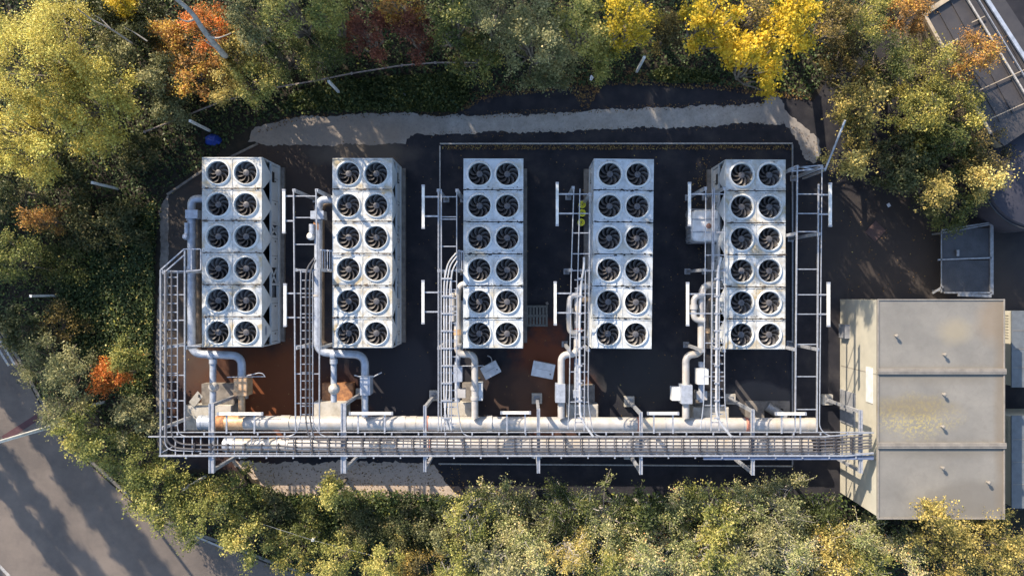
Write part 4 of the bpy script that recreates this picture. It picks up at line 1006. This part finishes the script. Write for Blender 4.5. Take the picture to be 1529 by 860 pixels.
    b.tube([Vector((0, 0, 0)), Vector((off.x * .15 + .05, off.y * .15, hub[2] * .5)), hubv], tr, 7, taper=.6)
    sel = rng.permutation(K)[:min(K, 46)]
    for i in sel:
        p_ = Vector(inner[i]); q_ = Vector(cc[i]); mid = hubv.lerp(p_, .5) + Vector(rng.normal(0, .08, 3))
        b.tube([hubv, mid, p_, q_], tr * .38, 4, cap=False, taper=.22)
    me2 = b.mesh('trunk', M[bark])
    tw = rng.permutation(n)[:min(n, int(60 + Rm * Rm * 40))]
    vv = []; ff = []; base_n = 0
    A = b0[tw] - d[tw] * .1; B = b0[tw] + d[tw] * (tl[tw] * 1.02)[:, None]
    sd = unit(np.cross(d[tw], rng.normal(0, 1, (len(tw), 3)))) * (.010 if bark == 'bark' else .013)
    V = np.stack([A - sd, A + sd, B + sd * .3, B - sd * .3], 1).reshape(-1, 3)
    me3 = bpy.data.meshes.new('twigs'); k = len(tw); me3.from_pydata(V.tolist(), [], [(4 * i, 4 * i + 1, 4 * i + 2, 4 * i + 3) for i in range(k)]); me3.materials.append(M[bark])
    for nm, mm in (('trunk', me2), ('twigs', me3)):
        o = bpy.data.objects.new(nm, mm); C.objects.link(o); o.parent = T
        if nm == 'twigs': o['kind'] = 'stuff'
    return T
def inside(pts, poly):
    x, y = pts[:, 0], pts[:, 1]; c = np.zeros(len(x), bool); n = len(poly)
    for i in range(n):
        x1, y1 = poly[i]; x2, y2 = poly[(i + 1) % n]
        if y1 == y2: continue
        c ^= ((y1 > y) != (y2 > y)) & (x < (x2 - x1) * (y - y1) / (y2 - y1) + x1)
    return c
def scatter(name, label, cat, pxs, n, zr, ls, kind, seed, tone=0, up=.8, clump=0, big=None):
    rng = np.random.default_rng(seed); poly = [(P(x, y).x, P(x, y).y) for x, y in pxs]
    pa = np.array(poly); lo, hi = pa.min(0), pa.max(0)
    q = rng.uniform(lo, hi, (int(n), 2)); q = q[inside(q, poly)]; k = len(q)
    if clump:
        # plants stand in tufts
        f = np.sin(q[:, 0] * 3.1 + 1.3 * np.sin(q[:, 1] * 2.3)) + np.sin(q[:, 1] * 2.7 + 1.1 * np.sin(q[:, 0] * 1.9)) + rng.normal(0, .7, k)
        keep = f > -clump; q = q[keep]; f = f[keep]; k = len(q)
        hz = np.clip((f + 2) / 4, 0, 1)
    else: hz = np.ones(k)
    z = zr[0] + (zr[1] - zr[0]) * rng.uniform(0, 1, k) * hz
    pos = np.concatenate([q, z[:, None]], 1); nr = unit(rng.normal(0, .6, (k, 3)) + np.array([0, 0, up])); a = unit(rng.normal(0, 1, (k, 3)))
    ln = ls * rng.uniform(.5, 1.4, k); tn = .45 + tone + rng.normal(0, .22, k) + .12 * np.sin(q[:, 0] * 1.3) * np.sin(q[:, 1] * 1.7)
    LEAVES[0] += k
    o = bpy.data.objects.new(name, leaf_mesh(name, pos, nr, a, ln, ln * .62, tn, L[kind])); C.objects.link(o)
    return tag(o, label, cat, None, 'stuff')
veg_left = [(-60, -60), (700, -60), (1420, -60), (1300, 60), (1235, 110), (1205, 150), (1170, 140), (1000, 122), (840, 130), (720, 143), (690, 168), (600, 168), (440, 172), (370, 192), (300, 250), (246, 285), (232, 380), (230, 705), (345, 705), (430, 742), (560, 742), (690, 742), (900, 735), (1260, 735), (1310, 775), (1500, 778), (1600, 860), (1600, 930), (640, 912), (530, 878), (405, 834), (300, 798), (246, 773), (205, 745), (140, 688), (95, 640), (66, 598), (36, 540), (5, 495), (-60, 400)]
scatter('undergrowth', 'dark low undergrowth and ivy covering the ground round the compound', 'undergrowth', veg_left, 230000, (.02, .35), .12, 'ivy', 1, .02, .8, 2.2)
scatter('ivy_bed', 'carpet of dark ivy left of the yard', 'ivy', [(90, 400), (236, 300), (230, 560), (205, 600), (120, 540), (90, 470)], 22000, (.05, .38), .10, 'ivy', 2, .08)
scatter('ivy_bed', 'carpet of dark ivy below the concrete apron', 'ivy', [(350, 712), (430, 735), (560, 728), (690, 738), (720, 770), (650, 830), (520, 800), (380, 760)], 30000, (.05, .75), .10, 'ivy', 3, .12)
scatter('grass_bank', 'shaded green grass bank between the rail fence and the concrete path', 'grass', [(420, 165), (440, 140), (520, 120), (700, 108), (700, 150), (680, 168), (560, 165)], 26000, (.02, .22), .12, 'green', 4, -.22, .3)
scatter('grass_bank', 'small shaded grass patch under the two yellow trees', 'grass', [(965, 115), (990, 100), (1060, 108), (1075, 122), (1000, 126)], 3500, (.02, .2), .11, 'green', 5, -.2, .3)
scatter('fallen_leaves', 'brown and yellow fallen leaves along the upper edge of the asphalt', 'fallen leaves', [(680, 170), (700, 140), (760, 122), (860, 108), (930, 100), (1010, 112), (1180, 128), (1215, 150), (1170, 148), (1080, 136), (960, 128), (900, 128), (880, 160), (868, 160), (850, 134), (740, 146)], 7000, (.018, .05), .09, 'fallen', 6, .05, 2)
scatter('fallen_leaves', 'sparse fallen leaves scattered over the inner yard', 'fallen leaves', [(255, 220), (1180, 180), (1180, 690), (255, 690)], 1100, (.02, .035), .055, 'fallen', 7, .1, 3)
scatter('fallen_leaves', 'line of fallen leaves against the pale edging behind the chillers', 'fallen leaves', [(660, 217), (1182, 217), (1182, 224), (660, 224)], 1300, (.02, .05), .06, 'fallen', 8, .15, 3)
scatter('fallen_leaves', 'loose fallen leaves left of the rightmost chiller', 'fallen leaves', [(1040, 235), (1082, 235), (1060, 290), (1045, 400), (1030, 300)], 400, (.02, .05), .06, 'fallen', 9, .15, 3)
scatter('fallen_leaves', 'loose fallen leaves on the asphalt right of the ladder rack', 'fallen leaves', [(1190, 200), (1400, 260), (1400, 440), (1190, 430)], 260, (.02, .03), .06, 'fallen', 10, .1, 3)
scatter('fallen_leaves', 'fallen leaves strewn along the road kerb', 'fallen leaves', [(40, 580), (110, 660), (230, 765), (440, 850), (440, 865), (225, 785), (85, 665)], 900, (.02, .03), .06, 'fallen', 11, .1, 3)

scatter('fallen_leaves', 'brown leaf litter and grit along the upper edge of the pale path', 'fallen leaves', [(380, 200), (430, 172), (600, 164), (690, 168), (1000, 155), (1140, 148), (1140, 160), (1000, 165), (830, 174), (690, 178), (600, 174), (450, 180), (400, 196)], 3200, (.03, .05), .06, 'fallen', 21, -.05, 3)
scatter('fallen_leaves', 'brown leaf litter and grit along the lower edge of the pale path', 'fallen leaves', [(640, 198), (900, 190), (1170, 182), (1215, 205), (1227, 240), (1205, 240), (1190, 195), (1060, 194), (900, 199), (690, 206), (640, 208)], 1500, (.02, .05), .05, 'fallen', 22, -.1, 3)
scatter('fallen_leaves', 'scattered leaves over the brown concrete apron', 'fallen leaves', [(345, 690), (690, 692), (700, 745), (420, 745)], 900, (.03, .05), .06, 'fallen', 23, .1, 3)
scatter('yellow_leaves', 'small yellow leaves dotted over the ivy left of the yard', 'fallen leaves', [(90, 400), (236, 290), (230, 620), (190, 620), (100, 540)], 900, (.30, .42), .08, 'gold', 24, .1)
#  px, py, r, H, kind, label, options
TREES = [
 (55, 85, 100, 7.5, 'olive', 'big olive yellow tree filling the top left corner', dict(name='broadleaf_tree', cat='tree', dens=1.3, tone=.14)),
 (135, 150, 78, 6.0, 'olive', 'olive yellow tree below the thin bare branch at the upper left', dict(name='broadleaf_tree', cat='tree', dens=1.2, tone=.10)),
 (35, 205, 70, 6.0, 'olive', 'olive yellow tree cut by the left edge above the dark shrubs', dict(name='broadleaf_tree', cat='tree', dens=1.2, tone=.13)),
 (150, 10, 45, 3.2, 'dark', 'dark green shrub at the top edge right of the corner tree', {}),
 (205, 30, 45, 3.2, 'dark', 'dark shrub behind the thin bare branch', {}),
 (180, 2, 16, 4.5, 'yellow', 'small bright yellow green treetop at the top edge', dict(name='broadleaf_tree', cat='tree')),
 (175, 72, 40, 3.8, 'sage', 'grey green shrub under the tip of the thin bare branch', dict(tone=-.05)),
 (245, 112, 38, 3.2, 'sage', 'grey green shrub above the left end of the rail fence', {}),
 (245, 158, 26, 2.4, 'sage', 'small green shrub at the left end of the rail fence', dict(tone=-.1)),
 (258, 60, 36, 3.0, 'amber', 'yellow and brown shrub left of the grey bare trunk', dict(tone=-.05)),
 (318, 42, 38, 5.6, 'orange', 'vivid orange red tree beside the grey bare trunk', dict(name='broadleaf_tree', cat='tree', dens=1.2)),
 (292, 108, 42, 3.6, 'amber', 'orange brown shrub below the grey bare trunk', dict(tone=-.02)),
 (338, 128, 26, 3.4, 'gold', 'small yellow orange shrub at the rail fence beside the orange brown one', dict(tone=.1)),
 (350, 75, 32, 3.8, 'gold', 'yellow shrub at the foot of the grey bare trunk', {}),
 (375, 122, 36, 3.4, 'ygreen', 'yellow green shrub by the rail fence, left part of the top', dict(tone=.1)),
 (375, 35, 42, 7.0, 'sage', 'grey green tree right of the vivid orange tree', dict(name='broadleaf_tree', cat='tree', tone=-.15)),
 (430, 15, 42, 7.8, 'ygreen', 'yellow green treetop at the top edge left of the russet shrubs', dict(name='broadleaf_tree', cat='tree', tone=.05)),
 (425, 85, 42, 3.6, 'green', 'dark green shrub behind the rail fence', {}),
 (480, 75, 44, 3.8, 'green', 'green shrub left of the russet shrubs', dict(tone=.05)),
 (490, 20, 36, 7.5, 'ygreen', 'yellowish tree at the top edge just left of the russet shrubs', dict(name='broadleaf_tree', cat='tree', tone=-.05)),
 (549, 48, 40, 6.0, 'red', 'russet red shrub at the top, left of the pair', dict(dens=1.1, tone=.08)),
 (618, 52, 36, 6.0, 'red', 'russet red shrub at the top, right of the pair', dict(dens=1.1, tone=.1)),
 (600, 5, 30, 7.4, 'amber', 'brown yellow shrub above the gap of the two russet shrubs', {}),
 (672, 30, 42, 8.0, 'green', 'dark green tree right of the russet shrubs', dict(name='broadleaf_tree', cat='tree', tone=-.02)),
 (715, 82, 44, 4.2, 'green', 'green shrub overhanging the rail fence end', dict(tone=.12)),
 (735, 20, 48, 8.2, 'sage', 'grey green tree at the top centre', dict(name='broadleaf_tree', cat='tree', tone=-.05)),
 (800, 65, 62, 7.0, 'sage', 'pale sage tree lit by the sun at top centre', dict(name='broadleaf_tree', cat='tree', dens=1.1, tone=.02)),
 (822, 112, 28, 3.4, 'sage', 'low sage bush hanging over the dark asphalt', dict(tone=-.08)),
 (870, 45, 46, 7.6, 'ygreen', 'yellow green tree between the sage tree and the bright yellow one', dict(name='broadleaf_tree', cat='tree', tone=.12)),
 (935, 35, 50, 8.0, 'yellow', 'green and yellow tree left of the dark gap at the top', dict(name='broadleaf_tree', cat='tree', tone=-.17)),
 (900, 85, 30, 3.8, 'ygreen', 'small yellow green shrub below the green and yellow tree', {}),
 (1000, 40, 24, 2.6, 'brown', 'thin brown shrub in the dark gap between the yellow trees', {}),
 (1062, 38, 46, 8.3, 'yellow', 'bright yellow maple right of the dark gap, leftmost of three', dict(name='maple_tree', cat='tree', dens=1.2, tone=.02, ls=.105)),
 (1130, 88, 50, 7.6, 'yellow', 'bright yellow maple reaching lowest over the asphalt', dict(name='maple_tree', cat='tree', dens=1.2, tone=.03, ls=.105)),
 (1183, 35, 50, 8.3, 'yellow', 'bright yellow maple at the top edge right of the greyish twigs', dict(name='maple_tree', cat='tree', dens=1.1, tone=-.08, ls=.105)),
 (1125, 18, 26, 8.0, 'brown', 'half bare greyish twiggy tree among the yellow maples', dict(name='bare_tree', cat='tree', dens=.35)),
 (1245, 30, 40, 6.4, 'brown', 'brown olive shrub right of the yellow maples', dict(tone=.05)),
 (1295, 20, 44, 6.8, 'olive', 'olive tree at the top edge left of the dark shed', dict(name='broadleaf_tree', cat='tree', tone=-.12)),
 (1355, 20, 34, 4.0, 'amber', 'reddish brown shrub touching the beige shed corner', dict(tone=-.08)),
 (1262, 95, 42, 3.6, 'brown', 'dull brown shrub below the yellow maples at the right', dict(tone=-.1)),
 (1332, 92, 48, 4.4, 'green', 'green tree left of the dark shed', dict(name='broadleaf_tree', cat='tree', tone=-.02)),
 (1400, 105, 50, 5.0, 'olive', 'olive tree overlapping the dark shed', dict(name='broadleaf_tree', cat='tree', tone=-.15)),
 (1456, 85, 38, 5.2, 'amber', 'amber tipped tree spreading over the dark shed roof', dict(name='broadleaf_tree', cat='tree', tone=-.05, spiky=.4)),
 (1290, 160, 44, 4.4, 'gold', 'golden tipped tree above the slanting pole', dict(name='broadleaf_tree', cat='tree', tone=-.05, spiky=.3)),
 (1365, 170, 55, 4.8, 'olive', 'large brownish tree in the middle of the right cluster', dict(name='broadleaf_tree', cat='tree', tone=-.12, dens=.95, spiky=.3)),
 (1440, 165, 42, 4.6, 'olive', 'olive tree just below the dark shed', dict(name='broadleaf_tree', cat='tree', tone=-.15)),
 (1272, 240, 32, 4.0, 'gold', 'golden shrub right of the ladder rack top', dict(spiky=.5, tone=.08)),
 (1345, 240, 46, 3.4, 'dark', 'dark shrub right of the golden shrub', dict(tone=.12)),
 (1415, 230, 50, 3.8, 'green', 'shaded green tree left of the dark round tank', dict(name='broadleaf_tree', cat='tree', tone=-.1)),
 (1468, 235, 42, 3.6, 'brown', 'brown green tree touching the dark round tank', dict(name='broadleaf_tree', cat='tree', tone=-.05, spiky=.3)),
 (1466, 272, 24, 4.2, 'gold', 'pale golden spray of leaves beside the white paper sheet', dict(tone=.15, spiky=.3)),
 (1395, 285, 30, 3.6, 'gold', 'yellowish shrub at the lower tip of the right cluster', dict(tone=-.1, spiky=.4)),
 (1430, 305, 34, 2.6, 'green', 'green shrub just above the slatted metal panels', dict(tone=-.02)),
 (15, 285, 42, 2.4, 'dark', 'dark shrub at the left edge below the olive trees', dict(tone=.1)),
 (88, 250, 34, 1.3, 'dark', 'dark shrub left of the upper left fence post', dict(tone=.08)),
 (200, 232, 34, 1.0, 'dark', 'dark shrub right of the upper left fence post', dict(tone=.1)),
 (52, 328, 15, 3.0, 'amber', 'small shrub with orange leaves in the dark left thicket', dict(tone=-.12)),
 (118, 335, 42, .9, 'dark', 'dark shrub in the middle of the left thicket', dict(tone=.15)),
 (15, 390, 40, 2.4, 'ygreen', 'dull green shrub at the left edge above the leaning fence post', dict(tone=-.15)),
 (95, 388, 34, .9, 'green', 'green shrub right of the dull one at the left edge', dict(tone=-.1)),
 (185, 345, 40, .8, 'dark', 'low dark shrub beside the concrete strip', dict(tone=.1)),
 (22, 490, 36, 2.6, 'dark', 'dark shrub at the left edge below the leaning fence post', dict(tone=.1)),
 (85, 490, 34, 1.2, 'brown', 'brown twiggy shrub below the leaning fence post', dict(dens=.5, tone=-.1)),
 (62, 545, 40, 3.6, 'sage', 'grey green shrub beside the road at the left', dict(tone=-.1)),
 (105, 555, 38, 4.0, 'sage', 'grey green shrub left of the red leaved shrub', dict(tone=-.03)),
 (165, 562, 27, 2.6, 'orange', 'small shrub with red and orange leaves at the left', dict(tone=.1)),
 (190, 535, 26, 2.2, 'ygreen', 'yellow green shrub above the red leaved shrub', dict(tone=-.05)),
 (95, 608, 40, 4.0, 'sage', 'grey green shrub beside the lamp column', dict(tone=-.02)),
 (130, 648, 44, 3.8, 'ygreen', 'yellow green shrub beside the road under the lamp column', dict(tone=.02)),
 (195, 632, 38, 2.8, 'sage', 'pale leaved shrub left of the ladder corner', dict(tone=.05)),
 (188, 694, 48, 3.0, 'ygreen', 'yellow green shrub beside the road below the ladder corner', dict(tone=.02)),
 (232, 744, 48, 3.0, 'ygreen', 'olive shrub left of the lower left fence post beside the road', dict(tone=-.02, spiky=.3)),
 (290, 778, 46, 2.8, 'ygreen', 'olive shrub at the roadside below the lower left fence post', dict(tone=0, spiky=.3)),
 (342, 740, 34, 2.4, 'green', 'glossy green shrub right of the lower left fence post', dict(tone=.12)),
 (366, 806, 42, 2.6, 'ygreen', 'bright yellow green roadside shrub, low and round', dict(tone=.15)),
 (405, 768, 34, 1.6, 'dark', 'dark shrub in the shade below the concrete apron', dict(tone=.05)),
 (440, 828, 38, 2.0, 'green', 'green roadside shrub left of the grass post', dict(tone=.15)),
 (496, 738, 22, 2.8, 'ygreen', 'sunlit narrow bush pointing up at the concrete apron', dict(tone=.12, ax=.7)),
 (462, 782, 28, 1.6, 'green', 'green bush left below the narrow sunlit one', dict(tone=0)),
 (545, 790, 36, 1.5, 'dark', 'dark bush right of the narrow sunlit one', dict(tone=.15)),
 (508, 842, 40, 2.4, 'ygreen', 'yellow green bush at the bottom left of the pale round one', dict(tone=.05)),
 (572, 838, 34, 2.6, 'ygreen', 'pale bright yellow green round bush at the bottom edge', dict(tone=.2)),
 (610, 794, 38, 1.6, 'dark', 'dark ivy covered bush left of the long hedge', dict(tone=.12)),
 (658, 794, 36, 2.2, 'sage', 'grey green bush at the left end of the long hedge', dict(tone=-.15)),
 (630, 848, 34, 2.2, 'brown', 'brownish bush at the bottom edge right of the pale round one', dict(tone=.1)),
]
for px, py, r, H, kind, lab, kw in TREES: tree(px, py, r, H, kind, lab, **kw)
# long hedge along the bottom: one bush after another
hedge = [(700, 770, 'with rust tipped shoots at its left end, upper row'), (748, 765, 'second of the upper row from its left end'), (800, 772, 'below the middle chiller, upper row'),
         (852, 765, 'with bright yellow green shoots reaching the asphalt'), (905, 775, 'just right of the bright shoots, upper row'), (958, 768, 'below the fourth chiller, upper row'),
         (1012, 765, 'with tall thin shoots, upper row'), (1065, 770, 'left of the rightmost portal frame, upper row'), (1120, 768, 'below the rightmost chiller, upper row'),
         (1175, 765, 'below the right end of the header pipe, upper row'), (1230, 775, 'at the lower left corner of the flat roofed building'), (1285, 800, 'under the edge of the flat roofed building'),
         (690, 828, 'at its left end, bottom row'), (742, 832, 'second of the bottom row from its left end'), (795, 835, 'with orange shoots, bottom row'),
         (850, 830, 'fourth of the bottom row from its left end'), (905, 838, 'with bare grey stems, bottom row'), (960, 832, 'sixth of the bottom row from its left end'),
         (1015, 838, 'left of the dark hollow, bottom row'), (1070, 832, 'right of the dark hollow, bottom row'), (1125, 836, 'below the rightmost chiller, bottom row'),
         (1180, 832, 'with a bare pale branch, bottom row'), (1240, 838, 'third from its golden end, bottom row'), (1300, 842, 'second from its golden end, bottom row'), (1355, 838, 'beneath the middle of the flat roofed building')]
rnd = random.Random(11)
for i, (x, y, w_) in enumerate(hedge):
    upper = i < 12
    kd = ['hedge', 'ygreen', 'green', 'hedge', 'sage', 'green', 'hedge'][(i * 5 + 1) % 7] if upper else ['hedge', 'ygreen', 'hedge', 'gold', 'sage', 'hedge', 'ygreen'][(i * 3) % 7]
    tree(x, y + rnd.uniform(-4, 4), 36 + rnd.uniform(-8, 9), (2.1 if upper else 3.0) + rnd.uniform(-.6, .9), kd, 'hedge bush ' + w_, 'hedge_bush', 'bush', dens=1.05, bark='bark_pale',
         spiky=.5, tone=(-.05 if upper else .08) + rnd.uniform(-.06, .06), group='bushes of the long hedge along the bottom')
for x, y, r, H, lab in ((1412, 805, 42, 4.6, 'golden feathery tree overlapping the lower edge of the flat roof'), (1480, 815, 44, 4.4, 'golden feathery tree in the bottom right corner'), (1440, 850, 40, 4.2, 'golden feathery tree cut by the bottom edge'),
                        (1392, 762, 14, 4.8, 'single golden shoot rising over the flat roof'), (1530, 840, 40, 4.0, 'golden feathery tree cut by the right edge')):
    tree(x, y, r, H, 'gold', lab, 'feathery_tree', 'tree', dens=1.3, spiky=.9, tone=-.08, ls=.065, group='golden feathery trees')
# unseen tall trees outside the frame shade the yard; narrow ones shaped for road streaks
shade = [(-13.6, 17.8, 12.5, 2.4), (-10.0, 17.5, 13, 3.4), (-5.0, 17.5, 12.5, 3.2), (0.5, 17, 11, 2.6), (-29.5, 11, 9, 2.8), (-27.8, 1.5, 10.5, .45), (-26.3, 3.4, 10.5, .5), (-24.8, .2, 9.0, .35), (-30.2, -.8, 10.0, .5), (-24.0, 4.6, 9.0, .5), (-31.8, -4.0, 9.5, .5), (-28.6, -3.4, 8.0, .3), (-25.4, -3.0, 6.5, .25), (-33.0, .5, 11, .5)]
for i, (X, Y, H, Rm) in enumerate(shade):
    zc = H * .8; px = NX + X * FPX / (CAMZ - zc); py = NY - Y * FPX / (CAMZ - zc)
    tree(px, py, Rm * FPX / (CAMZ - zc), H, 'olive', 'unseen tall tree outside the frame, placed to shade the yard and road', 'tall_shade_tree', 'tree', dens=.55 if Y > 6 else .3, z0=2.5 if Y > 6 else .8, ls=.22 if Y > 6 else .12, col=Y < 6,
         group='unseen tall trees placed for their shade')

# bare trunk and branches
T = thing('dead_tree', 'grey leafless trunk leaning across the orange shrubs at the top left', 'dead tree', P(338, 84, 0))
pts = [P(338, 84, 0) , P(335, 83, 5.0), P(322, 68, 5.7), P(305, 48, 6.3), P(288, 20, 6.8), P(262, -2, 7.2), P(240, -25, 7.5)]
MB().tube(pts, .11, 9, .5, taper=.55).build('trunk', M['bark_pale'], T)
for a in (([P(310, 55, 6.1), P(325, 58, 6.4), P(345, 50, 6.6)]), ([P(292, 28, 6.6), P(280, 34, 6.8), P(266, 27, 7.0)]), ([P(325, 72, 5.5), P(312, 66, 5.8), P(305, 60, 6.0)])):
    MB().tube(a, .04, 6, .2, taper=.3).build('branch', M['bark_pale'], T)
T = thing('bare_branch', 'long thin bare branch among the dark shrubs at the top left', 'branch', P(200, 66, 0))
MB().tube([P(200, 66, 0), P(196, 64, 3.6), P(165, 43, 4.6), P(137, 30, 4.9), P(116, 14, 5.3)], .045, 6, .3, taper=.4).build('stem', M['bark_pale'], T)
for a in ([P(165, 43, 4.6), P(150, 28, 4.7), P(142, 24, 4.9)], [P(220, 62, 4.2), P(202, 50, 4.3), P(186, 41, 4.6)]): MB().tube(a, .025, 5, .1, taper=.4).build('side_branch', M['bark_pale'], T)
print('leaves', LEAVES[0], 'objects', len(bpy.data.objects))
